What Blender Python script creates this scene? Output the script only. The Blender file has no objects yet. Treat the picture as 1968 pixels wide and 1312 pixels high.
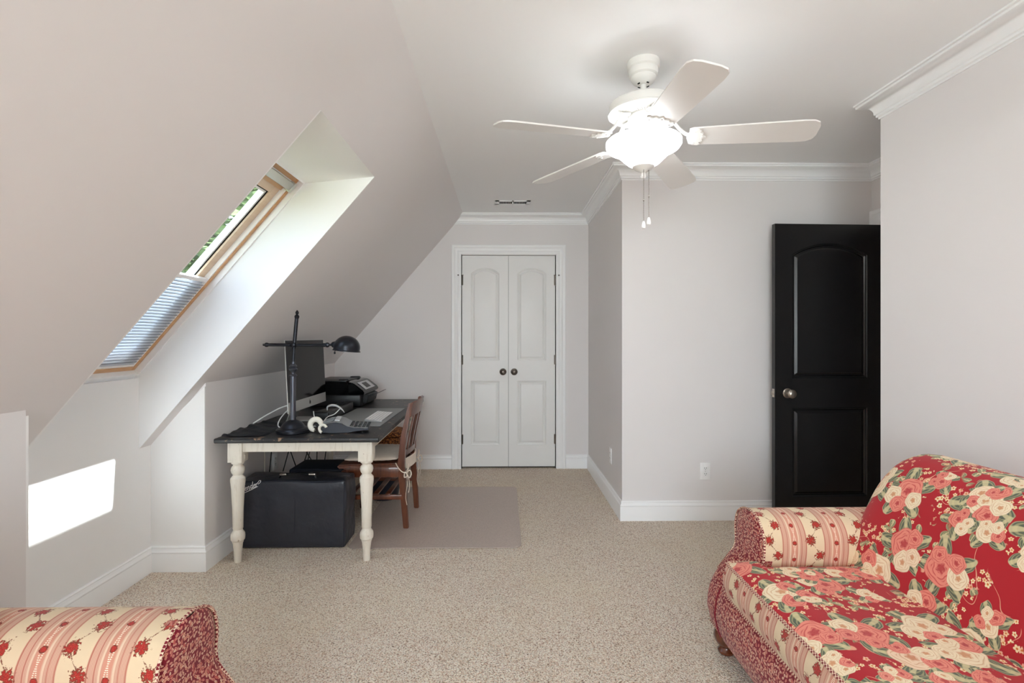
import bpy, bmesh, math, random
from mathutils import Vector, Matrix
from math import pi, sin, cos, tan, radians, sqrt
random.seed(7)
S = bpy.context.scene
COL = S.collection

# ------------------------------------------------------------------ camera, world, sun, large lights, exposure
cd = bpy.data.cameras.new('camera'); cam = bpy.data.objects.new('camera', cd); COL.objects.link(cam)
cd.lens = 18.0; cd.sensor_width = 36.0; cd.clip_start = 0.02; cd.shift_y = -8/1968
cam.location = (0, 0, 1.255); cam.rotation_euler = (pi/2, 0, radians(-0.9))
S.camera = cam
S.view_settings.view_transform = 'Standard'; S.view_settings.look = 'None'
S.view_settings.gamma = 1.0; S.view_settings.exposure = 1.14; S.view_settings.use_curve_mapping = False

S.cycles.max_bounces = 16; S.cycles.diffuse_bounces = 12
SUN = Vector((1.0, 0.10, 2.35)).normalized()
w = bpy.data.worlds.new('sky'); S.world = w; w.use_nodes = True
wn = w.node_tree.nodes; wl = w.node_tree.links
sky = wn.new('ShaderNodeTexSky'); sky.sky_type = 'NISHITA'; sky.sun_disc = False
sky.sun_elevation = math.asin(SUN.z); sky.sun_rotation = math.atan2(SUN.x, SUN.y)
hz = wn.new('ShaderNodeMix'); hz.data_type = 'RGBA'; hz.inputs[0].default_value = .72; hz.inputs[7].default_value = (.94, .955, .97, 1)   # thin bright haze
wl.new(sky.outputs[0], hz.inputs[6]); wl.new(hz.outputs[2], wn['Background'].inputs[0]); wn['Background'].inputs[1].default_value = 1.05
sl = bpy.data.lights.new('sun', 'SUN'); sl.energy = 20.0; sl.angle = radians(0.6); sl.color = (.97, .985, 1)
so = bpy.data.objects.new('sun', sl); COL.objects.link(so); so.rotation_euler = SUN.to_track_quat('Z', 'Y').to_euler()
def area(name, loc, direction, sx, sy, energy, color=(1, 1, 1)):
    l = bpy.data.lights.new(name, 'AREA'); l.shape = 'RECTANGLE'; l.size = sx; l.size_y = sy; l.energy = energy; l.color = color
    o = bpy.data.objects.new(name, l); COL.objects.link(o); o.location = loc
    o.rotation_euler = Vector(direction).to_track_quat('-Z', 'Z').to_euler(); return o
# added fill lamps behind the camera: at an unseen window, and at the bare slope
area('fill_rear_window', (-0.35, -2.58, 1.40), (0.28, 1, 0.02), 1.5, 1.6, 45, (.84, .93, 1))
area('fill_rear_slope', (-1.18, -0.62, 1.66), (.76, 0.1, -.6), 0.7, 1.1, 12, (.95, .98, 1))

# ------------------------------------------------------------------ helpers
def tag(o, label=None, cat=None, group=None, kind=None):
    if label: o['label'] = label
    if cat: o['category'] = cat
    if group: o['group'] = group
    if kind: o['kind'] = kind
    return o
BASE = {}
def empty(name, loc, label=None, cat=None, group=None, kind=None, rz=0):
    o = bpy.data.objects.new(name, None); COL.objects.link(o); o.location = loc; o.rotation_euler = (0, 0, rz)
    o.empty_display_size = .05
    BASE[o.name] = Vector(loc); return tag(o, label, cat, group, kind)
def obj(name, bm, mat, parent=None, smooth=True, ang=35, fix=True):
    """links the bmesh (built in room coordinates) as one mesh object under its parent"""
    me = bpy.data.meshes.new(name)
    if fix: bmesh.ops.recalc_face_normals(bm, faces=bm.faces[:])
    off = BASE[parent.name] if parent else None
    if off is not None: bmesh.ops.translate(bm, verts=bm.verts[:], vec=-off)
    bm.to_mesh(me); bm.free()
    for p in me.polygons: p.use_smooth = smooth
    if smooth: me.set_sharp_from_angle(angle=radians(ang))
    o = bpy.data.objects.new(name, me); COL.objects.link(o)
    mats = mat if isinstance(mat, (list, tuple)) else [mat]
    for m in mats: me.materials.append(m)
    if parent: o.parent = parent; BASE[o.name] = off
    else: BASE[o.name] = Vector((0, 0, 0))
    return o
def struct(name, bm, mat, parent=None, smooth=False, **k):
    o = obj(name, bm, mat, parent, smooth, **k)
    if not parent: o['kind'] = 'structure'
    return o
def rebase(o):
    """moves a single mesh's origin to the middle of its base"""
    vs = [v.co for v in o.data.vertices]
    c = Vector(((min(v.x for v in vs)+max(v.x for v in vs))/2, (min(v.y for v in vs)+max(v.y for v in vs))/2, min(v.z for v in vs)))
    o.data.transform(Matrix.Translation(-c)); o.location = c; BASE[o.name] = c; return o
def B(): return bmesh.new()
def box(bm, a, b, bev=0, seg=2, M=None, mi=0):
    r = bmesh.ops.create_cube(bm, size=1.0)
    vs = r['verts']
    for v in vs:
        v.co = Vector((a[i] + (v.co[i]+.5)*(b[i]-a[i]) for i in range(3)))
    fs = list({f for v in vs for f in v.link_faces})
    if bev > 0:
        es = list({e for v in vs for e in v.link_edges})
        rr = bmesh.ops.bevel(bm, geom=es, offset=bev, segments=seg, affect='EDGES', profile=.5)
        fs = list(set(rr['faces']) | {f for f in fs if f.is_valid})
        vs = list({v for f in fs for v in f.verts})
    if mi:
        for f in fs: f.material_index = mi
    if M is not None: bmesh.ops.transform(bm, matrix=M, verts=vs)
    return vs
def boxw(bm, c, size, bev=0, M=None, seg=2, mi=0):
    a = [c[i]-size[i]/2 for i in range(3)]; b = [c[i]+size[i]/2 for i in range(3)]
    return box(bm, a, b, bev, seg, M, mi)
def face(bm, pts, mi=0):
    f = bm.faces.new([bm.verts.new(p) for p in pts]); f.material_index = mi; return f
def plate(bm, pts, t):
    """polygon thickened by the vector t"""
    t = Vector(t); a = [bm.verts.new(p) for p in pts]; b = [bm.verts.new(Vector(p)+t) for p in pts]
    bm.faces.new(a); bm.faces.new(b[::-1]); n = len(a)
    for i in range(n): bm.faces.new([a[i], a[(i+1) % n], b[(i+1) % n], b[i]])
def lathe(bm, prof, c=(0, 0, 0), n=24, M=None, cap=True, close=False, mi=0):
    """prof: (radius, height) pairs around the z axis"""
    rings = []
    for r, z in prof:
        rings.append([bm.verts.new((c[0]+r*cos(2*pi*k/n), c[1]+r*sin(2*pi*k/n), c[2]+z)) for k in range(n)])
    fs = []
    m = len(rings)
    for i in range(m if close else m-1):
        a, b = rings[i], rings[(i+1) % m]
        for k in range(n): fs.append(bm.faces.new([a[k], a[(k+1) % n], b[(k+1) % n], b[k]]))
    if cap and not close: fs.append(bm.faces.new(rings[0][::-1])); fs.append(bm.faces.new(rings[-1]))
    for f in fs: f.material_index = mi
    if M is not None: bmesh.ops.transform(bm, matrix=M, verts=[v for r in rings for v in r])
    return rings
def frame_to(d):
    return Vector(d).normalized().to_track_quat('Z', 'Y').to_matrix().to_4x4()
def rod(bm, a, b, r0, r1=None, n=12, prof=None):
    """round bar from a to b, or a turned profile [(r, t 0..1)] along it"""
    a = Vector(a); b = Vector(b); L = (b-a).length
    if prof is None: prof = [(r0, 0), (r1 if r1 is not None else r0, 1)]
    M = Matrix.Translation(a) @ frame_to(b-a)
    lathe(bm, [(r, t*L) for r, t in prof], n=n, M=M)
def catmull(P, k=6, closed=False):
    P = [Vector(p) for p in P]; out = []; n = len(P)
    for i in range(n if closed else n-1):
        if closed: p0, p1, p2, p3 = P[(i-1) % n], P[i], P[(i+1) % n], P[(i+2) % n]
        else: p0, p1, p2, p3 = P[max(i-1, 0)], P[i], P[i+1], P[min(i+2, n-1)]
        for j in range(k):
            t = j/k
            out.append(.5*((2*p1)+(-p0+p2)*t+(2*p0-5*p1+4*p2-p3)*t*t+(-p0+3*p1-3*p2+p3)*t**3))
    if not closed: out.append(P[-1])
    return out
def tube(bm, pts, r, n=8, closed=False, sm=0, rfun=None, flat=1.0, uvl=None):
    P = catmull(pts, sm, closed) if sm else [Vector(p) for p in pts]
    m = len(P); rings = []; up = None; L = 0
    for i in range(m):
        if closed: t = (P[(i+1) % m]-P[(i-1) % m])
        else: t = P[min(i+1, m-1)]-P[max(i-1, 0)]
        t = t.normalized() if t.length > 1e-9 else Vector((0, 0, 1))
        if up is None:
            up = Vector((0, 0, 1)) if abs(t.z) < .9 else Vector((1, 0, 0))
        s = t.cross(up)
        if s.length < 1e-6: s = t.orthogonal()
        s.normalize(); up = s.cross(t).normalized()
        rr = rfun(i/(m-1)) if rfun else r
        rings.append([bm.verts.new(P[i]+s*cos(2*pi*k/n)*rr+up*sin(2*pi*k/n)*rr*flat) for k in range(n)])
    for i in range(m if closed else m-1):
        a, b = rings[i], rings[(i+1) % m]
        for k in range(n):
            f = bm.faces.new([a[k], b[k], b[(k+1) % n], a[(k+1) % n]])
    if not closed: bm.faces.new(rings[0]); bm.faces.new(rings[-1][::-1])
    if uvl is not None:
        pass
    return rings
def sheet(bm, nu, nv, fn, uvfn=None, mi=0, closeu=False):
    """grid surface fn(u, v) -> point, uvfn(u, v) -> (metres, metres)"""
    V = [[bm.verts.new(fn(i/nu, j/nv)) for j in range(nv+1)] for i in range(nu+(0 if closeu else 1))]
    uv = bm.loops.layers.uv.verify() if uvfn else None
    m = len(V)
    for i in range(nu):
        for j in range(nv):
            i2 = (i+1) % m if closeu else i+1
            q = [(i, j), (i2, j), (i2, j+1), (i, j+1)]
            try: f = bm.faces.new([V[a][b] for a, b in q])
            except ValueError: continue
            f.material_index = mi
            if uv:
                for lp, (a, b) in zip(f.loops, [(i, j), (i+1, j), (i+1, j+1), (i, j+1)]): lp[uv].uv = uvfn(a/nu, b/nv)
    return V
def sweep_plan(bm, path, prof, start_skew=None, end_skew=None, closed_prof=True):
    """prof [(out, z)] carried along a plan polyline with mitred corners; 'out' is measured to the right of travel"""
    P = [Vector(p) for p in path]; n = len(P); rings = []
    for i in range(n):
        d1 = (P[i]-P[i-1]).normalized() if i > 0 else (P[1]-P[0]).normalized()
        d2 = (P[i+1]-P[i]).normalized() if i < n-1 else d1
        n1 = Vector((d1.y, -d1.x)); n2 = Vector((d2.y, -d2.x)); mm = (n1+n2); mm = mm/(1+n1.dot(n2))
        ring = []
        for o, z in prof:
            p = P[i]+mm*o; x, y = p.x, p.y
            if i == 0 and start_skew: x, y = start_skew(x, y, z)
            ring.append(bm.verts.new((x, y, z)))
        rings.append(ring)
    m = len(prof)
    for i in range(n-1):
        for k in range(m):
            bm.faces.new([rings[i][k], rings[i+1][k], rings[i+1][(k+1) % m], rings[i][(k+1) % m]])
    bm.faces.new(rings[0]); bm.faces.new(rings[-1][::-1])

# ------------------------------------------------------------------ materials
def lin(c): return tuple(((v/255)/12.92 if v/255 <= .04045 else ((v/255+.055)/1.055)**2.4) for v in c)
class NT:
    def __init__(s, name):
        s.m = bpy.data.materials.new(name); s.m.use_nodes = True; s.n = s.m.node_tree.nodes; s.l = s.m.node_tree.links
        s.bsdf = s.n['Principled BSDF']; s.out = s.n['Material Output']
    def new(s, t, **k):
        o = s.n.new(t)
        for a, b in k.items(): setattr(o, a, b)
        return o
    def link(s, a, b): s.l.new(a, b)
    def val(s, sock, v):
        if isinstance(v, bpy.types.NodeSocket): s.l.new(v, sock)
        else: sock.default_value = v
    def math(s, op, a, b=None, c=None, clamp=False):
        o = s.new('ShaderNodeMath', operation=op, use_clamp=clamp); s.val(o.inputs[0], a)
        if b is not None: s.val(o.inputs[1], b)
        if c is not None: s.val(o.inputs[2], c)
        return o.outputs[0]
    def vmath(s, op, a, b=None, scale=None):
        o = s.new('ShaderNodeVectorMath', operation=op); s.val(o.inputs[0], a)
        if b is not None: s.val(o.inputs[1], b)
        if scale is not None: s.val(o.inputs['Scale'], scale)
        return o.outputs[0]
    def ss(s, x, a, b):
        """smooth step of x between a and b (a may exceed b)"""
        o = s.new('ShaderNodeMapRange', interpolation_type='SMOOTHSTEP'); s.val(o.inputs[0], x)
        if a < b: o.inputs[1].default_value = a; o.inputs[2].default_value = b; o.inputs[3].default_value = 0; o.inputs[4].default_value = 1
        else: o.inputs[1].default_value = b; o.inputs[2].default_value = a; o.inputs[3].default_value = 1; o.inputs[4].default_value = 0
        return o.outputs[0]
    def mix(s, f, a, b):
        o = s.new('ShaderNodeMix', data_type='RGBA'); s.val(o.inputs[0], f)
        for i, v in ((6, a), (7, b)):
            if isinstance(v, bpy.types.NodeSocket): s.l.new(v, o.inputs[i])
            else: o.inputs[i].default_value = (*v[:3], 1)
        return o.outputs[2]
    def noise(s, vec, scale, detail=3, rough=.5, out=0):
        o = s.new('ShaderNodeTexNoise'); o.inputs['Scale'].default_value = scale; o.inputs['Detail'].default_value = detail
        o.inputs['Roughness'].default_value = rough
        if vec is not None: s.link(vec, o.inputs['Vector'])
        return o.outputs[out]
    def voro(s, vec, scale, feature='F1', rnd=1.0, dim='3D'):
        o = s.new('ShaderNodeTexVoronoi', feature=feature, voronoi_dimensions=dim); o.inputs['Scale'].default_value = scale
        o.inputs['Randomness'].default_value = rnd
        if vec is not None: s.link(vec, o.inputs['Vector'])
        return o
    def coords(s, which='Object'):
        return s.new('ShaderNodeTexCoord').outputs[which]
    def bump(s, h, strength=.3, dist=.002):
        o = s.new('ShaderNodeBump'); o.inputs['Strength'].default_value = strength; o.inputs['Distance'].default_value = dist
        s.link(h, o.inputs['Height']); s.link(o.outputs[0], s.bsdf.inputs['Normal'])
def pm(name, col, rough=.5, metal=0, bump=None, var=None, coat=0, spec=.5, sheen=0):
    t = NT(name); b = t.bsdf; c = lin(col)
    b.inputs['Base Color'].default_value = (*c, 1); b.inputs['Roughness'].default_value = rough
    b.inputs['Metallic'].default_value = metal; b.inputs['Specular IOR Level'].default_value = spec
    b.inputs['Coat Weight'].default_value = coat; b.inputs['Coat Roughness'].default_value = .15
    b.inputs['Sheen Weight'].default_value = sheen
    if var:   # (scale, other colour, amount)
        f = t.math('MULTIPLY', t.ss(t.noise(t.coords(), var[0], 4), .35, .75), var[2])
        t.link(t.mix(f, c, lin(var[1])), b.inputs['Base Color'])
    if bump: t.bump(t.noise(t.coords(), bump[0], 3), bump[1], bump[2])
    return t.m

M_wall = pm('painted_wall', (230, 227, 227), .85, bump=(420, .10, .001), var=(1.5, (228, 225, 224), .5), spec=.25)
M_ceil = pm('ceiling_paint', (243, 244, 245), .9, bump=(420, .12, .001), var=(1.2, (241, 242, 243), .5), spec=.2)
M_white = pm('white_shaft_lit_recess', (242, 242, 242), .8, bump=(420, .08, .001), var=(2, (240, 240, 240), .5), spec=.25)
M_trim = pm('gloss_white_trim', (246, 247, 248), .35, bump=(60, .03, .001), var=(3, (243, 244, 245), .5))
M_doorw = pm('white_door_paint', (234, 234, 233), .38, bump=(90, .05, .001), var=(6, (231, 231, 229), .5))
M_doorb = pm('black_door_paint', (17, 17, 18), .27, bump=(300, .12, .001), var=(40, (24, 24, 25), .5), spec=.6)
M_nickel = pm('brushed_nickel', (190, 182, 172), .28, 1, bump=(200, .05, .001))
M_dknick = pm('dark_pewter', (120, 112, 105), .35, 1, bump=(200, .05, .001))
M_hinge = pm('hinge_metal', (95, 90, 84), .4, 1, bump=(200, .05, .001))
M_dark = pm('dark_gap', (14, 13, 12), .9, bump=(50, .05, .001))
M_pine = None
M_fan = pm('fan_white', (234, 232, 229), .3, bump=(80, .03, .001), var=(5, (230, 228, 225), .5), coat=.3)
M_blackm = pm('blackened_metal', (44, 46, 52), .32, .7, bump=(150, .08, .001), var=(30, (48, 48, 53), .6))
M_pewter = pm('pewter_tube', (92, 95, 104), .3, .8, bump=(150, .05, .001))
M_blackp = pm('black_plastic', (16, 16, 18), .38, bump=(300, .1, .001), var=(20, (22, 22, 24), .5))
M_glossb = pm('glossy_black', (6, 6, 7), .07, bump=(3, .01, .001), spec=.12)
M_alu = pm('aluminium', (196, 196, 194), .34, .75, bump=(300, .03, .001))
M_whitep = pm('white_plastic', (248, 248, 248), .35, bump=(100, .03, .001), var=(20, (232, 232, 231), .4))
M_cream = pm('cream_plastic', (232, 228, 214), .4, bump=(100, .03, .001), var=(20, (226, 221, 205), .4))
M_silver = pm('silver_plastic', (200, 202, 204), .35, .15, bump=(100, .03, .001))
M_navyp = pm('navy_plastic', (32, 36, 48), .4, bump=(200, .05, .001))
M_grey = pm('grey_desk_mat', (138, 142, 143), .45, bump=(400, .05, .001), var=(5, (130, 134, 137), .5))
M_cushion = pm('ivory_cotton', (222, 208, 192), .9, bump=(250, .35, .002), var=(12, (205, 188, 170), .6), sheen=.3)
M_cordw = pm('white_cord', (226, 226, 224), .5, bump=(200, .05, .001))
M_cordb = pm('black_cord', (14, 14, 15), .55, bump=(200, .05, .001))
M_vinyl = pm('black_vinyl', (46, 49, 58), .34, bump=(9, .55, .022), var=(9, (46, 49, 58), .7))
M_navy = pm('navy_fabric', (26, 30, 42), .7, bump=(300, .2, .001), var=(10, (34, 39, 52), .6))
M_clear = None
M_paper = pm('white_paper', (214, 214, 216), .7, bump=(100, .1, .001))

def wood(name, c1, c2, scale=9, rough=.4, axis=2, coat=.2, knots=0):
    t = NT(name); co = t.coords()
    mp = t.new('ShaderNodeMapping'); sc = [1, 1, 1]; sc[axis] = .09; mp.inputs['Scale'].default_value = sc; t.link(co, mp.inputs[0])
    n = t.noise(mp.outputs[0], scale*6, 6, .6); n2 = t.noise(mp.outputs[0], scale*.8, 3)
    f = t.math('ADD', t.math('MULTIPLY', n, .6), t.math('MULTIPLY', n2, .5))
    t.link(t.mix(t.ss(f, .35, .75), lin(c1), lin(c2)), t.bsdf.inputs['Base Color'])
    t.bsdf.inputs['Roughness'].default_value = rough; t.bsdf.inputs['Coat Weight'].default_value = coat
    t.bump(f, .15, .001); return t.m
M_pine = wood('clear_pine', (214, 170, 124), (196, 144, 96), 8, .45, 1)
M_pineL = wood('pale_pine', (226, 204, 180), (214, 186, 156), 8, .5, 1)
M_chair = wood('reddish_brown_wood', (120, 66, 40), (74, 36, 21), 10, .36, 2, .35)
M_foot = wood('walnut_foot', (112, 58, 32), (80, 38, 20), 8, .25, 2, .6)

def m_desktop():
    t = NT('worn_black_tabletop'); co = t.coords()
    mp = t.new('ShaderNodeMapping'); mp.inputs['Scale'].default_value = (1, .12, 1); t.link(co, mp.inputs[0])
    n = t.noise(mp.outputs[0], 60, 5, .6); w_ = t.noise(co, 22, 5, .65)
    c = t.mix(t.ss(n, .3, .75), lin((22, 23, 26)), lin((38, 36, 36)))
    geo = t.new('ShaderNodeNewGeometry')
    edge = t.math('MULTIPLY', t.ss(w_, .60, .66), t.ss(geo.outputs['Pointiness'], .505, .53))
    t.link(t.mix(edge, c, lin((150, 120, 95))), t.bsdf.inputs['Base Color'])
    t.bsdf.inputs['Roughness'].default_value = .42; t.bump(n, .15, .001); return t.m
M_desktop = m_desktop()
def m_creamwood():
    t = NT('distressed_cream_paint'); co = t.coords()
    mp = t.new('ShaderNodeMapping'); mp.inputs['Scale'].default_value = (1, 1, .15); t.link(co, mp.inputs[0])
    n = t.noise(mp.outputs[0], 70, 5, .6); w_ = t.noise(co, 30, 5, .7)
    c = t.mix(t.ss(n, .5, .8), lin((232, 225, 212)), lin((212, 202, 186)))
    t.link(t.mix(t.math('MULTIPLY', t.ss(w_, .66, .70), .8), c, lin((150, 116, 84))), t.bsdf.inputs['Base Color'])
    t.bsdf.inputs['Roughness'].default_value = .5; t.bump(n, .15, .001); return t.m
M_creamw = m_creamwood()
def m_carpet(name='beige_carpet', k=1.0):
    t = NT(name); co = t.coords()
    wv = t.vmath('ADD', co, t.vmath('SCALE', t.noise(co, 60, 2, out=1), scale=.012))
    v = t.voro(wv, 150, 'F1'); d = v.outputs['Distance']
    n = t.noise(co, 260, 3, .6); big = t.noise(co, 1.1, 3); mid = t.noise(co, 6, 4)
    tuft = t.math('ADD', t.math('MULTIPLY', d, 1.0), t.math('MULTIPLY', n, .5))
    c = t.mix(t.ss(tuft, .50, 1.05), lin((255, 246, 231)), lin((224, 197, 174)))
    pit = t.ss(t.math('ADD', t.noise(wv, 165, 2, .55), t.math('MULTIPLY', d, .14)), .655, .72)
    c = t.mix(t.math('MULTIPLY', pit, .88), c, lin((112, 84, 58)))
    c = t.mix(t.math('MULTIPLY', t.ss(big, .4, .7), .30), c, lin((244, 230, 196)))
    c = t.mix(t.math('MULTIPLY', t.ss(mid, .52, .78), .22), c, lin((214, 184, 154)))
    t.link(c, t.bsdf.inputs['Base Color']); t.bsdf.inputs['Roughness'].default_value = 1.0
    t.bsdf.inputs['Specular IOR Level'].default_value = .1; t.bsdf.inputs['Sheen Weight'].default_value = .2
    h = t.math('SUBTRACT', 1.0, tuft); t.bump(h, .9, .010); return t.m
M_carpet = m_carpet()
def m_mat():
    t = NT('frosted_vinyl_mat'); co = t.coords(); b = t.bsdf
    n = t.noise(co, 160, 4, .7)
    t.link(t.mix(t.ss(n, .35, .7), lin((206, 190, 180)), lin((184, 168, 158))), b.inputs['Base Color'])
    b.inputs['Roughness'].default_value = .38
    tr = t.new('ShaderNodeBsdfTransparent'); mx = t.new('ShaderNodeMixShader'); mx.inputs[0].default_value = .80
    t.link(tr.outputs[0], mx.inputs[1]); t.link(b.outputs[0], mx.inputs[2]); t.link(mx.outputs[0], t.out.inputs[0])
    t.bump(n, .1, .001); return t.m
M_mat = m_mat()
def m_glass(name, tint=(1, 1, 1), ior=1.5):
    t = NT(name); tr = t.new('ShaderNodeBsdfTransparent'); tr.inputs[0].default_value = (*tint, 1)
    gl = t.new('ShaderNodeBsdfGlossy'); gl.inputs['Roughness'].default_value = .02
    mx = t.new('ShaderNodeMixShader'); mx.inputs[0].default_value = .05; t.link(tr.outputs[0], mx.inputs[1]); t.link(gl.outputs[0], mx.inputs[2])
    t.link(mx.outputs[0], t.out.inputs[0]); return t.m
M_glass = m_glass('clear_glass', (.95, .98, .97))
def m_blind():
    t = NT('pleated_blind_fabric'); d = t.new('ShaderNodeBsdfDiffuse'); d.inputs[0].default_value = (.78, .81, .86, 1)
    tl = t.new('ShaderNodeBsdfTranslucent'); tl.inputs[0].default_value = (.52, .56, .62, 1)
    n = t.noise(t.coords(), 300, 2); t.link(t.mix(n, (.74, .77, .82), (.82, .85, .89)), d.inputs[0])
    mx = t.new('ShaderNodeMixShader'); mx.inputs[0].default_value = .16; t.link(d.outputs[0], mx.inputs[1]); t.link(tl.outputs[0], mx.inputs[2])
    t.link(mx.outputs[0], t.out.inputs[0]); return t.m
M_blind = m_blind(); M_crease_shade = pm('blind_crease_shade', (120, 126, 136), .8, bump=(100, .05, .001))
def m_bowl():
    t = NT('lit_frosted_glass'); em = t.new('ShaderNodeEmission'); n = t.noise(t.coords(), 9, 4)
    t.link(t.mix(t.ss(n, .3, .8), (.94, .975, 1.0), (.92, .955, .975)), em.inputs[0]); 
    bf = t.new('ShaderNodeNewGeometry').outputs['Backfacing']; t.link(t.math('SUBTRACT', 5.4, t.math('MULTIPLY', bf, 4.0)), em.inputs[1])   # inner face set to glow less, so the motor underside isn't washed out
    d = t.new('ShaderNodeBsdfTranslucent'); d.inputs[0].default_value = (.85, .84, .82, 1)
    ad = t.new('ShaderNodeAddShader'); t.link(em.outputs[0], ad.inputs[0]); t.link(d.outputs[0], ad.inputs[1])
    t.link(ad.outputs[0], t.out.inputs[0]); return t.m
M_bowl = m_bowl()
def m_wicker():
    t = NT('woven_rattan'); co = t.coords()
    v = t.voro(co, 70, 'F1'); n = t.noise(co, 90, 4, .7)
    f = t.math('ADD', t.math('MULTIPLY', v.outputs['Distance'], .8), t.math('MULTIPLY', n, .5))
    t.link(t.mix(t.ss(f, .3, .85), lin((214, 138, 70)), lin((92, 48, 22))), t.bsdf.inputs['Base Color'])
    t.bsdf.inputs['Roughness'].default_value = .7; t.bump(f, .8, .006); return t.m
M_wicker = m_wicker()

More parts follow.
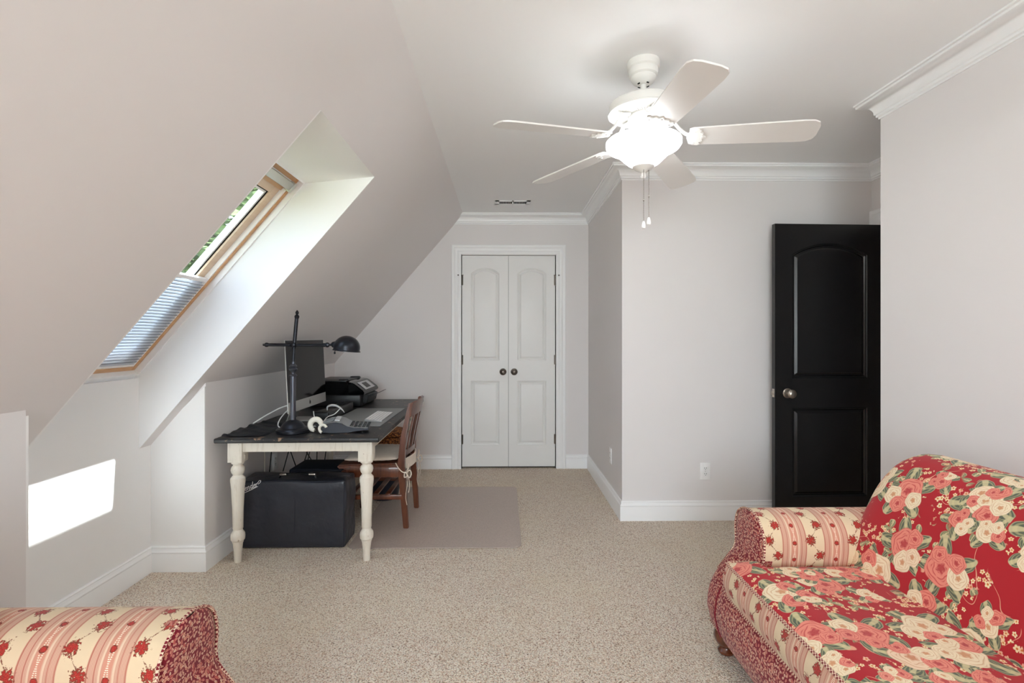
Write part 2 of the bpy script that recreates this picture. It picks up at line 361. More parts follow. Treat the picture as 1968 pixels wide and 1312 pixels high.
# --- upholstery: red rose print, cream striped print, small red sprig print (all drawn with nodes in metres of cloth)
def rot2(t, vec, ang):
    o = t.new('ShaderNodeVectorRotate', rotation_type='Z_AXIS'); t.link(vec, o.inputs['Vector']); t.val(o.inputs['Angle'], ang)
    return o.outputs[0]
def sep(t, v):
    o = t.new('ShaderNodeSeparateXYZ'); t.link(v, o.inputs[0]); return o.outputs
def cloth_finish(t, col, uv):
    t.link(col, t.bsdf.inputs['Base Color']); t.bsdf.inputs['Roughness'].default_value = .82
    t.bsdf.inputs['Sheen Weight'].default_value = .15; t.bsdf.inputs['Specular IOR Level'].default_value = .25
    t.bump(t.noise(uv, 700, 2), .12, .0006)
def m_rose():
    t = NT('red_rose_print_cotton'); uv = t.coords('UV')
    warp = t.vmath('SCALE', t.vmath('SUBTRACT', t.noise(uv, 16, 2, out=1), (.5, .5, .5)), scale=.020)
    p = t.vmath('ADD', uv, warp)
    red = t.mix(t.noise(uv, 3, 2), lin((168, 22, 34)), lin((180, 28, 38)))
    col = red
    # vines
    vn = t.noise(uv, 7.5, 1, .5); vine = t.ss(t.math('ABSOLUTE', t.math('SUBTRACT', vn, .5)), .0050, .0025)
    gate = t.ss(t.noise(t.vmath('ADD', uv, (3, 3, 0)), 9, 1), .50, .54)
    col = t.mix(t.math('MULTIPLY', vine, gate), col, lin((226, 160, 132)))
    def layer(scale, off, rnd):
        q = t.vmath('ADD', p, off); v = t.voro(q, scale, 'F1', rnd, '2D')
        loc = t.vmath('SUBTRACT', q, v.outputs['Position']); cc = v.outputs['Color']
        s_ = t.new('ShaderNodeSeparateColor'); t.link(cc, s_.inputs[0])
        ra, rb, rc = s_.outputs
        loc = t.vmath('SCALE', loc, scale=scale); l2 = rot2(t, loc, t.math('MULTIPLY', ra, 6.283))
        x, y, _ = sep(t, l2)
        r = t.math('SQRT', t.math('ADD', t.math('MULTIPLY', x, x), t.math('MULTIPLY', y, y)))
        th = t.math('ARCTAN2', y, x)
        return x, y, r, th, ra, rb, rc
    def leafset(col, lay, rout, n, present, c1, c2):
        x, y, r, th, ra, rb, rc = lay
        ph = t.math('ABSOLUTE', t.math('COSINE', t.math('MULTIPLY', th, n/2)))
        rad = t.math('MULTIPLY', t.math('POWER', ph, .9), rout)
        m = t.math('MULTIPLY', t.ss(t.math('SUBTRACT', rad, r), 0.0, .02), present)
        vein = t.ss(ph, .965, .99)
        body = t.mix(t.ss(t.math('SINE', t.math('MULTIPLY', t.math('ADD', r, t.math('MULTIPLY', ph, -.6)), 55)), -.2, .8), c1, c2)
        body = t.mix(t.math('MULTIPLY', vein, .7), body, lin((222, 208, 160)))
        rim = t.ss(t.math('SUBTRACT', rad, r), .045, .02)
        body = t.mix(t.math('MULTIPLY', rim, .6), body, lin((206, 190, 150)))
        return t.mix(m, col, body)
    def sprig(col, scale, off, gs, glo, cpet, size=.36):
        x, y, r, th, ra, rb, rc = layer(scale, off, .9)
        pet = t.math('MULTIPLY', t.math('ADD', .62, t.math('MULTIPLY', t.math('ABSOLUTE', t.math('COSINE', t.math('MULTIPLY', th, 2.5))), .38)), size)
        g = t.math('MULTIPLY', t.ss(t.noise(t.vmath('ADD', uv, off), gs, 1), glo, glo+.02), t.ss(rb, .22, .26))
        m = t.math('MULTIPLY', t.ss(t.math('SUBTRACT', pet, r), 0, .05), g)
        c = t.mix(rc, cpet, lin((240, 222, 178)))
        c = t.mix(t.ss(r, .13, .08), c, lin((206, 120, 60)))
        return t.mix(m, col, c)
    # small leaves and blossoms first
    small = layer(13, (5.2, 1.7, 0), .9)
    gl = t.math('MULTIPLY', t.ss(t.noise(t.vmath('ADD', uv, (7, 1, 0)), 7, 1), .50, .53), t.ss(small[5], .3, .34))
    col = leafset(col, small, .42, 3, gl, lin((120, 122, 92)), lin((170, 162, 120)))
    col = sprig(col, 46, (1.3, 4.1, 0), 11, .52, lin((236, 196, 150)))
    col = sprig(col, 38, (8.3, 2.1, 0), 9, .55, lin((232, 160, 138)))
    # rose clusters
    def roses(col, scale, off, thr, leaves=5):
        lay = layer(scale, off, .62); x, y, r, th, ra, rb, rc = lay
        present = t.ss(rb, thr, thr+.02)
        col = leafset(col, lay, .60, leaves, present, lin((92, 98, 82)), lin((150, 148, 112)))
        # three flowers in each bunch
        for k, (dx, dy, s_) in enumerate(((-.05, .03, .30), (.22, -.14, .20), (.02, -.27, .17), (-.27, -.08, .17))):
            px = t.math('SUBTRACT', x, dx); py = t.math('SUBTRACT', y, dy)
            rr = t.math('SQRT', t.math('ADD', t.math('MULTIPLY', px, px), t.math('MULTIPLY', py, py)))
            tt = t.math('ARCTAN2', py, px)
            wob = t.math('MULTIPLY', t.math('SINE', t.math('ADD', t.math('MULTIPLY', tt, 5), t.math('MULTIPLY', ra, 20))), .035*s_)
            ro = t.math('DIVIDE', t.math('ADD', rr, wob), s_)
            m = t.math('MULTIPLY', t.ss(ro, 1.0, .94), present)
            q_ = t.math('MULTIPLY', ro, 3.6); idx = t.math('FLOOR', q_)
            q2 = t.math('ADD', q_, t.math('MULTIPLY', t.math('ABSOLUTE', t.math('SINE', t.math('ADD', t.math('MULTIPLY', tt, 1.5), t.math('MULTIPLY', idx, 1.3)))), .55))
            fr_ = t.math('FRACT', q2); spiral = t.ss(fr_, .42, .0)
            pink = t.ss(t.math('FRACT', t.math('ADD', t.math('MULTIPLY', rc, 3.7), k*.37)), .52, .56)
            base = t.mix(pink, lin((240, 222, 190)), lin((230, 140, 122)))
            deep = t.mix(pink, lin((212, 172, 128)), lin((196, 66, 66)))
            c = t.mix(t.math('MULTIPLY', spiral, .9), base, deep)
            c = t.mix(t.math('MULTIPLY', t.ss(ro, .34, .12), .8), c, t.mix(pink, lin((206, 130, 80)), lin((176, 34, 48))))
            c = t.mix(t.math('MULTIPLY', t.ss(ro, .90, .98), .5), c, deep)
            col = t.mix(m, col, c)
        return col
    col = roses(col, 5.6, (2.35, .62, 0), .16)
    col = roses(col, 9.5, (6.1, 9.4, 0), .68, 4)
    cloth_finish(t, col, uv); return t.m
M_rose = m_rose()
def m_stripe():
    t = NT('cream_striped_floral_cotton'); uv = t.coords('UV'); u, v, _ = sep(t, uv)
    PER = .155
    a = t.math('FRACT', t.math('DIVIDE', u, PER)); a = t.math('SUBTRACT', a, .5)      # 0 = middle of the cream band
    ab = t.math('ABSOLUTE', a)
    cream = t.mix(t.noise(uv, 20, 2), lin((226, 206, 174)), lin((218, 196, 162)))
    pink = t.mix(t.ss(t.math('SINE', t.math('MULTIPLY', a, 300)), -.4, .6), lin((196, 148, 128)), lin((214, 176, 152)))
    col = t.mix(t.ss(ab, .20, .215), cream, pink)
    for c0, wd, cc in ((.225, .014, (184, 118, 100)), (.33, .012, (188, 124, 106)), (.40, .02, (222, 196, 170))):
        col = t.mix(t.ss(t.math('ABSOLUTE', t.math('SUBTRACT', ab, c0)), wd, wd*.5), col, lin(cc))
    # vine lane between the cream bands
    e = t.math('SUBTRACT', .5, ab)
    col = t.mix(t.ss(e, .075, .07), col, lin((206, 146, 124)))
    w_ = t.math('SUBTRACT', t.math('MULTIPLY', e, PER), t.math('ABSOLUTE', t.math('MULTIPLY', t.math('SINE', t.math('MULTIPLY', v, 50.7)), .004)))
    sp = t.math('MULTIPLY', t.ss(t.math('ABSOLUTE', w_), .0022, .0010), t.ss(t.math('SINE', t.math('MULTIPLY', v, 1500)), -.2, .3))
    col = t.mix(sp, col, lin((244, 232, 210)))
    nz = t.noise(uv, 150, 3, .6); nz2 = t.noise(uv, 420, 2)
    def bunch(col, ucen, vper, voff, R, amp, dark):
        # ucen: place across the repeat; a bunch of flowers every vper metres
        vv = t.math('SUBTRACT', t.math('FRACT', t.math('ADD', t.math('DIVIDE', v, vper), voff)), .5)
        vv = t.math('MULTIPLY', vv, vper)
        uu = t.math('SUBTRACT', a, ucen); uu = t.math('SUBTRACT', uu, t.math('ROUND', uu)); uu = t.math('MULTIPLY', uu, PER)
        r = t.math('SQRT', t.math('ADD', t.math('MULTIPLY', uu, uu), t.math('MULTIPLY', vv, vv)))
        f = t.math('ADD', t.math('DIVIDE', r, R), t.math('MULTIPLY', t.math('SUBTRACT', nz, .5), amp))
        m = t.ss(f, 1.0, .9)
        c = t.mix(t.ss(nz2, .42, .6), lin(dark), lin((186, 66, 52)))
        c = t.mix(t.ss(f, .55, .8), c, lin((120, 62, 46)))
        return t.mix(m, col, c)
    zig = t.math('MULTIPLY', t.math('SINE', t.math('MULTIPLY', v, 2*pi/.11)), .10)
    vine = t.ss(t.math('ABSOLUTE', t.math('SUBTRACT', a, zig)), .018, .008)
    col = t.mix(t.math('MULTIPLY', vine, t.ss(nz, .47, .55)), col, lin((128, 76, 58)))
    col = bunch(col, .11, .11, .25, .0165, 3.2, (156, 34, 34))
    col = bunch(col, -.11, .11, .75, .0165, 3.2, (156, 34, 34))
    col = bunch(col, .5, .062, .0, .0085, 1.4, (164, 40, 40))
    cloth_finish(t, col, uv); return t.m
M_stripe = m_stripe()
def m_sprig():
    t = NT('small_red_leaf_print_cotton'); uv = t.coords('UV')
    warp = t.vmath('SCALE', t.vmath('SUBTRACT', t.noise(uv, 90, 2, out=1), (.5, .5, .5)), scale=.006)
    p = t.vmath('ADD', uv, warp); col = t.mix(t.noise(uv, 4, 2), lin((112, 16, 34)), lin((134, 24, 40)))
    for sc, off, n, size, c1, c2, thr in ((105, (0, 0, 0), 1, .58, (232, 200, 172), (206, 122, 108), .08), (62, (4, 2, 0), 2, .44, (226, 174, 144), (196, 96, 84), .55)):
        q = t.vmath('ADD', p, off); v = t.voro(q, sc, 'F1', .8, '2D'); loc = t.vmath('SCALE', t.vmath('SUBTRACT', q, v.outputs['Position']), scale=sc)
        s_ = t.new('ShaderNodeSeparateColor'); t.link(v.outputs['Color'], s_.inputs[0]); ra, rb, rc = s_.outputs
        x, y, _ = sep(t, rot2(t, loc, t.math('MULTIPLY', ra, 6.283)))
        r = t.math('SQRT', t.math('ADD', t.math('MULTIPLY', x, x), t.math('MULTIPLY', t.math('MULTIPLY', y, y), 3.6)))
        m = t.math('MULTIPLY', t.ss(r, size, size*.8), t.ss(rb, thr, thr+.03))
        c = t.mix(rc, lin(c1), lin(c2)); c = t.mix(t.ss(t.math('ABSOLUTE', y), .07, .03), c, lin((150, 50, 56)))
        col = t.mix(m, col, c)
    cloth_finish(t, col, uv); return t.m
M_sprig = m_sprig()
def m_piping():
    t = NT('checked_piping_cord'); co = t.coords(); ck = t.new('ShaderNodeTexChecker'); ck.inputs['Scale'].default_value = 170
    t.link(co, ck.inputs[0]); t.link(t.mix(ck.outputs[1], lin((124, 22, 38)), lin((232, 204, 178))), t.bsdf.inputs['Base Color'])
    t.bsdf.inputs['Roughness'].default_value = .85; return t.m
M_piping = m_piping()
def m_leaf():
    t = NT('tree_leaf'); n = t.noise(t.coords(), .9, 3); n2 = t.noise(t.coords(), 12, 2)
    c = t.mix(t.ss(n, .35, .65), lin((84, 100, 74)), lin((132, 150, 112))); c = t.mix(t.math('MULTIPLY', n2, .4), c, lin((150, 166, 124)))
    d = t.new('ShaderNodeBsdfDiffuse'); tl = t.new('ShaderNodeBsdfTranslucent'); t.link(c, d.inputs[0]); t.link(c, tl.inputs[0])
    mx = t.new('ShaderNodeMixShader'); mx.inputs[0].default_value = .4; t.link(d.outputs[0], mx.inputs[1]); t.link(tl.outputs[0], mx.inputs[2])
    t.link(mx.outputs[0], t.out.inputs[0]); return t.m
M_leaf = m_leaf(); M_bark = wood('tree_bark', (120, 104, 88), (78, 66, 54), 5, .9, 2, 0)
M_grass = pm('lawn', (104, 118, 72), .95, bump=(30, .5, .02), var=(2, (128, 130, 84), .8))

# ------------------------------------------------------------------ the room
H = 2.43; XS = -.39; XK = -1.61; XR = -1.896; YB = 4.90; YN = -2.70; XA = .81; YW = 3.50; XW = 1.86; YC = 2.50; XD = 2.54
KS = 1.164
def zs(x, off=0): return H + KS*(x-XS) + off          # underside of the roof slope
ZK = zs(XK)
Y1, Y2 = 1.76, 2.78      # recess under the skylight
C1, C2 = 1.91, 2.69      # skylight shaft
XT = -.678               # top of the shaft opening
T = .10
b = B(); box(b, (-2.1, YN-.1, -.12), (3.7, YB+.1, 0)); struct('floor', b, M_carpet)
b = B(); box(b, (XS-.0, YN-.1, H), (3.7, YB+.1, H+.12)); struct('ceiling', b, M_ceil)
# sloped ceiling: four slabs around the skylight shaft
nrm = Vector((-KS, 0, 1)).normalized()*.10
def slope(b, xa, xb, ya, yb):
    plate(b, [(xa, ya, zs(xa)), (xb, ya, zs(xb)), (xb, yb, zs(xb)), (xa, yb, zs(xa))], nrm)
b = B()
slope(b, XK-.12, XS, YN, Y1); slope(b, XR-.04, XS, Y1, C1-.008); slope(b, XT, XS, C1-.008, C2+.008); slope(b, XR-.04, XS, C2+.008, Y2); slope(b, XK-.12, XS, Y2, YB)
struct('ceiling_left', b, M_wall)
# knee wall with the deeper recess below the skylight
b = B()
box(b, (XK-T, YN, 0), (XK, Y1-.01, ZK+.02)); box(b, (XK-T, Y2+.01, 0), (XK, YB, ZK+.02))
struct('wall_left', b, M_wall)
b = B()
box(b, (XR-T, Y1-.01, 0), (XR, Y2+.01, 1.043))
box(b, (XR, Y1-.01, 0), (XK, Y1, .99)); box(b, (XR, Y2, 0), (XK, Y2+.01, .99))
# upper outline of the recess sides follows the slope
for f in b.verts:
    if f.co.z > .98 and f.co.z < 1.0: f.co.z = min(.99, zs(f.co.x)+.03)
struct('wall_recess', b, M_white)  # whiter than the knee wall: light on the recess put into its colour
WO = .38                                                # window plane above the slope underside (vertical)
XU, XL = -1.035, XR                                     # upper and lower ends of the window plane
ZL = zs(XL, WO); ZU = zs(XU, WO)
b = B()
for y, t in ((C2, .008), (C1, -.008)):
    plate(b, [(XT, y, zs(XT)), (XU, y, ZU), (XU-.02, y, ZU+.03), (XR-.04, y, ZL+.01), (XR-.04, y, zs(XR)), (XR, y, zs(XR))], (0, t, 0))
plate(b, [(XT, C1, zs(XT)), (XT, C2, zs(XT)), (XU, C2, ZU), (XU, C1, ZU)], (0, 0, .03))
struct('wall_shaft', b, M_white)

box_ = box
b = B()
# back wall with closet opening
CX0, CX1, CZ1 = -.404, .494, 2.042
box(b, (-2.0, YB, 0), (CX0, YB+.1, H)); box(b, (CX1, YB, 0), (XA+.1, YB+.1, H)); box(b, (CX0, YB, CZ1), (CX1, YB+.1, H))
box(b, (CX0-.1, YB+.1, 0), (CX1+.1, YB+.14, H))
struct('wall_back', b, M_wall)
b = B(); box(b, (XA, YW+.1, 0), (XA+.1, YB, H)); box(b, (XA, YW+.0, 0), (XA+.002, YW+.1, H)); struct('wall_alcove', b, M_wall)
b = B(); box(b, (XA+.002, YW, 0), (3.7, YW+.1, H)); struct('wall_front', b, M_wall)
for f in (b,): pass
b = B(); box(b, (XW, YN, 0), (XW+.1, YC, H)); box(b, (XW+.1, YC-.1, 0), (3.7, YC, H)); struct('wall_right', b, M_wall)
# wall of the entry nook with the open doorway
DY0, DY1, DZ = 2.66, 3.41, 2.03
b = B(); box(b, (XD, DY1, 0), (XD+.12, YW, H)); box(b, (XD, YC, 0), (XD+.12, DY0, H)); box(b, (XD, DY0, DZ), (XD+.12, DY1, H))
box(b, (3.6, YC, 0), (3.7, YW, H)); struct('wall_entry', b, M_wall)
# rear wall, behind the photographer, with an unseen window added to go with the fill lamp
b = B(); WX0, WX1, WZ0, WZ1 = -1.15, .45, .55, 2.25
box(b, (-1.75, YN-.1, 0), (WX0, YN, H)); box(b, (WX1, YN-.1, 0), (2.0, YN, H)); box(b, (WX0, YN-.1, 0), (WX1, YN, WZ0)); box(b, (WX0, YN-.1, WZ1), (WX1, YN, H))
struct('wall_rear', b, M_wall)
wr = empty('added_rear_window', (-.35, YN, WZ0), kind='structure')
b = B()
for a_, c_ in (((WX0, WZ0), (WX0+.06, WZ1)), ((WX1-.06, WZ0), (WX1, WZ1)), ((WX0, WZ0), (WX1, WZ0+.06)), ((WX0, WZ1-.06), (WX1, WZ1)), ((-.38, WZ0), (-.32, WZ1))):
    box(b, (a_[0], YN-.07, a_[1]), (c_[0], YN-.02, c_[1]))
obj('window_frame', b, M_trim, wr)
b = B(); box(b, (WX0+.05, YN-.05, WZ0+.05), (WX1-.05, YN-.045, WZ1-.05)); obj('pane', b, M_glass, wr)

# crown moulding
cr = [(0, H), (.082, H), (.082, H-.008), (.074, H-.011), (.074, H-.020), (.066, H-.024), (.060, H-.026)]
for k in range(7):
    a_ = pi/2*k/6; cr.append((.060-.040*sin(a_), H-.026-.044*(1-cos(a_))))
cr += [(.020, H-.072), (.014, H-.076), (.014, H-.086), (.006, H-.090), (.006, H-.098), (0, H-.098)]
b = B(); sweep_plan(b, [(XS, YB), (XA, YB), (XA, YW), (XD, YW), (XD, YC), (XW, YC), (XW, YN)], cr,
                    start_skew=lambda x, y, z: (XS-(H-z)/KS-.0, y))
# interior is on the right of travel along the back wall
struct('trim_1', b, M_trim, smooth=True)
# baseboards
bb = [(0, 0), (.016, 0), (.016, .092), (.014, .097), (.017, .101), (.017, .106), (.012, .112), (.008, .124), (.011, .128), (.008, .134), (0, .134)]
b = B(); sweep_plan(b, [(XK, YN), (XK, Y1), (XR, Y1), (XR, Y2), (XK, Y2), (XK, YB), (CX0-.094, YB)], bb); struct('baseboard_left', b, M_trim, smooth=True)
b = B(); sweep_plan(b, [(CX1+.099, YB), (XA, YB), (XA, YW), (XD, YW), (XD, YW-.01)], bb); struct('baseboard_back', b, M_trim, smooth=True)
b = B(); sweep_plan(b, [(XD, YC), (XW, YC), (XW, YN)], bb); struct('baseboard_right', b, M_trim, smooth=True)

# casings
def casing_prof():
    return [(0, 0), (0, .010), (.006, .014), (.030, .014), (.036, .011), (.060, .016), (.066, .021), (.086, .021), (.092, .016), (.092, 0)]
def casing(b, P, out):
    """P(s, z, d): s along the wall, z up, d off the wall; frame around s0..s1 x 0..z1"""
    s0, s1, z1 = out; pr = casing_prof(); rings = []
    for (s, z, ds, dz) in ((s0, 0, -1, 0), (s0, z1, -1, 1), (s1, z1, 1, 1), (s1, 0, 1, 0)):
        rings.append([b.verts.new(P(s+ds*w_, z+dz*w_, d)) for w_, d in pr])
    m = len(pr)
    for i in range(3):
        for k in range(m): b.faces.new([rings[i][k], rings[i+1][k], rings[i+1][(k+1) % m], rings[i][(k+1) % m]])
    b.faces.new(rings[0]); b.faces.new(rings[-1][::-1])
b = B(); casing(b, lambda s, z, d: (s, YB-d, z), (CX0-.004, CX1+.004, CZ1+.004))
box(b, (CX0-.004, YB, 0), (CX0+.0, YB+.09, CZ1)); box(b, (CX1, YB, 0), (CX1+.004, YB+.09, CZ1))
struct('trim_2', b, M_trim, smooth=True)
b = B(); casing(b, lambda s, z, d: (XD-d, s, z), (DY0, DY1-.004, DZ)); box(b, (XD, DY0-.0, 0), (XD+.12, DY0+.012, DZ)); box(b, (XD, DY1-.012, 0), (XD+.12, DY1, DZ)); box(b, (XD, DY0, DZ-.012), (XD+.12, DY1, DZ))
struct('trim_3', b, M_trim, smooth=True)
# dark sheet behind the closet doors, standing in for shade in their gaps
b = B(); box(b, (CX0, YB+.055, 0.0), (CX1, YB+.06, CZ1)); struct('closet_gap_shade', b, M_dark)

# ------------------------------------------------------------------ panelled doors
def arch(w_, z0, zsh, rise, d, n=14):
    """outline of a panel, arched top when rise > 0, inset by d; local x centred"""
    hw = w_/2-d
    pts = [(-hw, z0+d), (hw, z0+d)]
    if rise <= 0: return pts+[(hw, zsh-d)]+[(hw-2*hw*k/n, zsh-d) for k in range(1, n)]+[(-hw, zsh-d)]
    R = (w_*w_/4+rise*rise)/(2*rise); zc = zsh+rise-R; R2 = R-d
    a0 = math.asin(hw/R2)
    return pts+[(R2*sin(a0-2*a0*k/n), zc+R2*cos(a0-2*a0*k/n)) for k in range(n+1)]
def door_leaf(b, W, Z0, Z1, th, panels, P):
    """P(x, z, d): x 0..W across, d depth behind the front face"""
    segs = []
    def loop(pts): return [b.verts.new(P(x, z, d)) for x, z, d in pts]
    outer = loop([(0, Z0, 0), (W, Z0, 0), (W, Z1, 0), (0, Z1, 0)])
    es = [b.edges.new((outer[i], outer[(i+1) % 4])) for i in range(4)]
    for (cx, w_, z0, zsh, rise) in panels:
        rings = []
        for ins, d in ((0, 0), (.003, .004), (.010, .006), (.016, .013), (.021, .013), (.036, .0035), (.040, .003)):
            rings.append(loop([(cx+x, z, d) for x, z in arch(w_, z0, zsh, rise, ins)]))
        n = len(rings[0])
        es += [b.edges.new((rings[0][i], rings[0][(i+1) % n])) for i in range(n)]
        for a_, c_ in zip(rings, rings[1:]):
            for i in range(n): b.faces.new([a_[i], a_[(i+1) % n], c_[(i+1) % n], c_[i]])
        b.faces.new(rings[-1])
    bmesh.ops.triangle_fill(b, use_beauty=True, use_dissolve=False, edges=es)
    back = loop([(0, Z0, th), (W, Z0, th), (W, Z1, th), (0, Z1, th)])
    b.faces.new(back)
    for i in range(4): b.faces.new([outer[i], outer[(i+1) % 4], back[(i+1) % 4], back[i]])
def knob(parent, P0, n, mat, r=.028, name='knob'):
    M = Matrix.Translation(Vector(P0)) @ frame_to(n)
    b = B(); lathe(b, [(0.001, 0), (.031, 0), (.033, .004), (.028, .009), (.014, .011), (.011, .018), (.011, .03), (.02, .036), (r, .046), (r+.001, .055), (r*.8, .064), (r*.4, .068), (.001, .069)], n=24, M=M, cap=False)
    return obj(name, b, mat, parent)
for i, (xa, xb, kx, hx) in enumerate(((CX0+.003, .043-.0015, .043-.052, CX0+.002), (.043+.0015, CX1-.003, .043+.055, CX1-.002))):
    d = empty('door_%d' % (i+1), ((xa+xb)/2, YB+.02, .018), kind='structure')
    W = xb-xa; b = B()
    door_leaf(b, W, .018, CZ1-.005, .035, [(W/2, W-.17, .225, .838, 0), (W/2, W-.17, 1.033, 1.865, .055)], lambda x, z, dd, xa=xa: (xa+x, YB+.008+dd, z))
    obj('door_panel', b, M_doorw, d, ang=20)
    knob(d, (kx, YB+.008, .925), (0, -1, 0), M_dknick)
    for k, z in enumerate((1.80, 1.04, .28)):
        b = B(); rod(b, (hx, YB+.002, z-.045), (hx, YB+.002, z+.045), .0065); rod(b, (hx, YB+.002, z-.05), (hx, YB+.002, z+.05), .004)
        s_ = -1 if i == 0 else 1
        box(b, (min(hx, hx-s_*.012), YB+.003, z-.045), (max(hx, hx-s_*.012), YB+.009, z+.045))
        if k == 0:   # hinge-pin door stop on the top hinge
            rod(b, (hx, YB+.0, z+.048), (hx+s_*.032, YB-.012, z+.048), .0035); rod(b, (hx+s_*.032, YB-.012, z+.048), (hx+s_*.036, YB-.018, z+.048), .006)
            rod(b, (hx, YB+.0, z+.048), (hx-s_*.014, YB-.012, z+.048), .0035)
        obj('hinge', b, M_hinge if i == 0 else M_dknick, d)
# black door standing open in the entry nook
HX, HY = 2.535, 3.425; DW = .742; AN = radians(2.0)
dd_ = empty('door_3', (HX, HY, .012), kind='structure')
ux, uy = -cos(AN), -sin(AN)       # along the leaf from the hinge to the free edge
nx, ny = uy, -ux                  # away from the camera
if ny < 0: nx, ny = -nx, -ny
def PD(x, z, d):                  # x from the free edge
    q = DW-x; return (HX+ux*q+nx*(d-.036), HY+uy*q+ny*(d-.036), z)
b = B(); door_leaf(b, DW, .012, 2.008, .036, [(DW/2+.005, .515, .195, .785, 0), (DW/2+.005, .515, .985, 1.805, .075)], PD)
obj('door_panel', b, M_doorb, dd_, ang=20)
knob(dd_, PD(.085, .885, 0), (-nx, -ny, 0), M_nickel)
knob(dd_, PD(.085, .885, .036), (nx, ny, 0), M_nickel)
b = B(); c0 = Vector(PD(0, .885, .018)); Mx = Matrix.Translation(c0) @ Matrix.Rotation(math.atan2(uy, ux), 4, 'Z')
box(b, (-.0005, -.012, -.028), (.002, .012, .028), .001, M=Mx); box(b, (0, -.008, -.01), (.012, .006, .01), .002, M=Mx); obj('latch_plate', b, M_nickel, dd_)
for z in (.25, 1.0, 1.78):
    b = B(); rod(b, (HX+.004, HY-.03, z-.045), (HX+.004, HY-.03, z+.045), .006); obj('hinge', b, M_nickel, dd_)

# ------------------------------------------------------------------ skylight window
al = math.atan(KS); VX, VZ = cos(al), sin(al)          # up-slope direction
NX, NZ = -sin(al), cos(al)                             # outward normal
LW = sqrt((XU-XL)**2+(ZU-ZL)**2)
wd = empty('window_1', (XL, (C1+C2)/2, ZL), kind='structure')
def WP(y, v, n): return Vector((XL+VX*v+NX*n, y, ZL+VZ*v+NZ*n))
def wbox(b, y0, y1, v0, v1, n0, n1, bev=0, mi=0):
    M = Matrix(((VX, 0, NX, XL), (0, 1, 0, 0), (VZ, 0, NZ, ZL), (0, 0, 0, 1)))
    # local (v, y, n)
    box(b, (v0, y0, n0), (v1, y1, n1), bev, M=M, mi=mi)
def wring(b, m0, m1, n0, n1, bev=.0, v0=0, v1=None):
    v1 = LW if v1 is None else v1
    wbox(b, C1+m0, C1+m1, v0+m0, v1-m0, n0, n1, bev); wbox(b, C2-m1, C2-m0, v0+m0, v1-m0, n0, n1, bev)
    wbox(b, C1+m1, C2-m1, v0+m0, v0+m1, n0, n1, bev); wbox(b, C1+m1, C2-m1, v1-m1, v1-m0, n0, n1, bev)
b = B(); wring(b, -.002, .010, .002, .036); obj('white_lining', b, M_trim, wd)
b = B(); wbox(b, C1-.03, C1-.0085, -.02, LW+.02, -.004, .10); wbox(b, C2+.0085, C2+.03, -.02, LW+.02, -.004, .10); wbox(b, C1-.03, C2+.03, -.08, -.002, .012, .10); wbox(b, C1-.03, C2+.03, LW+.002, LW+.1, .005, .10)
wbox(b, C1-.03, C2+.03, 1.190, LW+.1, .1005, .122); obj('flashing_and_sun_hood', b, M_trim, wd)  # unseen hood, sized to cut off the sun patch at its lower edge
b = B(); wring(b, .010, .034, .030, .100, .002); obj('window_frame', b, M_pine, wd)
b = B(); wring(b, .034, .044, .034, .090); obj('blind_channel', b, M_whitep, wd)
b = B(); wring(b, .044, .100, .056, .100, .002, v1=LW-.05); obj('sash', b, M_pineL, wd)
b = B(); wring(b, .100, .106, .066, .100, v1=LW-.05); obj('gasket', b, M_dark, wd)
b = B(); wring(b, .106, .118, .070, .100, v1=LW-.05); obj('inner_bead', b, M_whitep, wd)
b = B(); wbox(b, C1+.09, C2-.09, .09, LW-.14, .082, .086); obj('pane', b, M_glass, wd)
b = B(); wbox(b, C1+.035, C2-.035, LW-.085, LW-.040, .012, .040, .006); wbox(b, C2-.06, C2-.036, LW-.092, LW-.033, .008, .044, .003); obj('ventilation_bar', b, M_alu, wd)
b = B(); wbox(b, C1+.044, C2-.044, LW-.110, LW-.034, .050, .10, .002); obj('head_board', b, M_pine, wd)
b = B(); VB = (-1.526-XL+.04*.7585)/VX
wbox(b, C1+.040, C2-.040, VB-.012, VB+.010, .032, .048, .003); obj('blind_top_rail', b, M_whitep, wd)
b = B(); n = 30; vv0 = .05
yb0, yb1 = C1+.044, C2-.044
pv = []
for k in range(2*n+1):
    v = vv0+(VB-.012-vv0)*(k//2+(.25 if k % 2 else 0))/n; nn = .033+(.015 if k % 2 else 0)
    pv.append((b.verts.new(WP(yb0, v, nn)), b.verts.new(WP(yb1, v, nn))))
for (a_, c_), (e_, g_) in zip(pv, pv[1:]): b.faces.new([a_, c_, g_, e_])
nf = len(b.faces)
for k in range(1, n): v = vv0+(VB-.012-vv0)*k/n; rod(b, WP(yb0, v, .0315), WP(yb1, v, .0315), .0016, n=5)  # dark rods stand in for the shade in the creases
b.faces.ensure_lookup_table()
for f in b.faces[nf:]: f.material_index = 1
o = obj('pleated_blind', b, [M_blind, M_crease_shade], wd, smooth=False)
b = B(); wbox(b, C1+.042, C2-.042, .036, .050, .032, .050, .003); obj('blind_bottom_rail', b, M_whitep, wd)
b = B(); p = WP(C2-.0005, .17, .03); rod(b, p+Vector((0, .004, 0)), p-Vector((0, .004, 0)), .009, n=16); p = WP(C2-.034, .33, .075); rod(b, p, p-Vector((0, .006, 0)), .006, n=12)
obj('screw_cap', b, M_dark, wd)

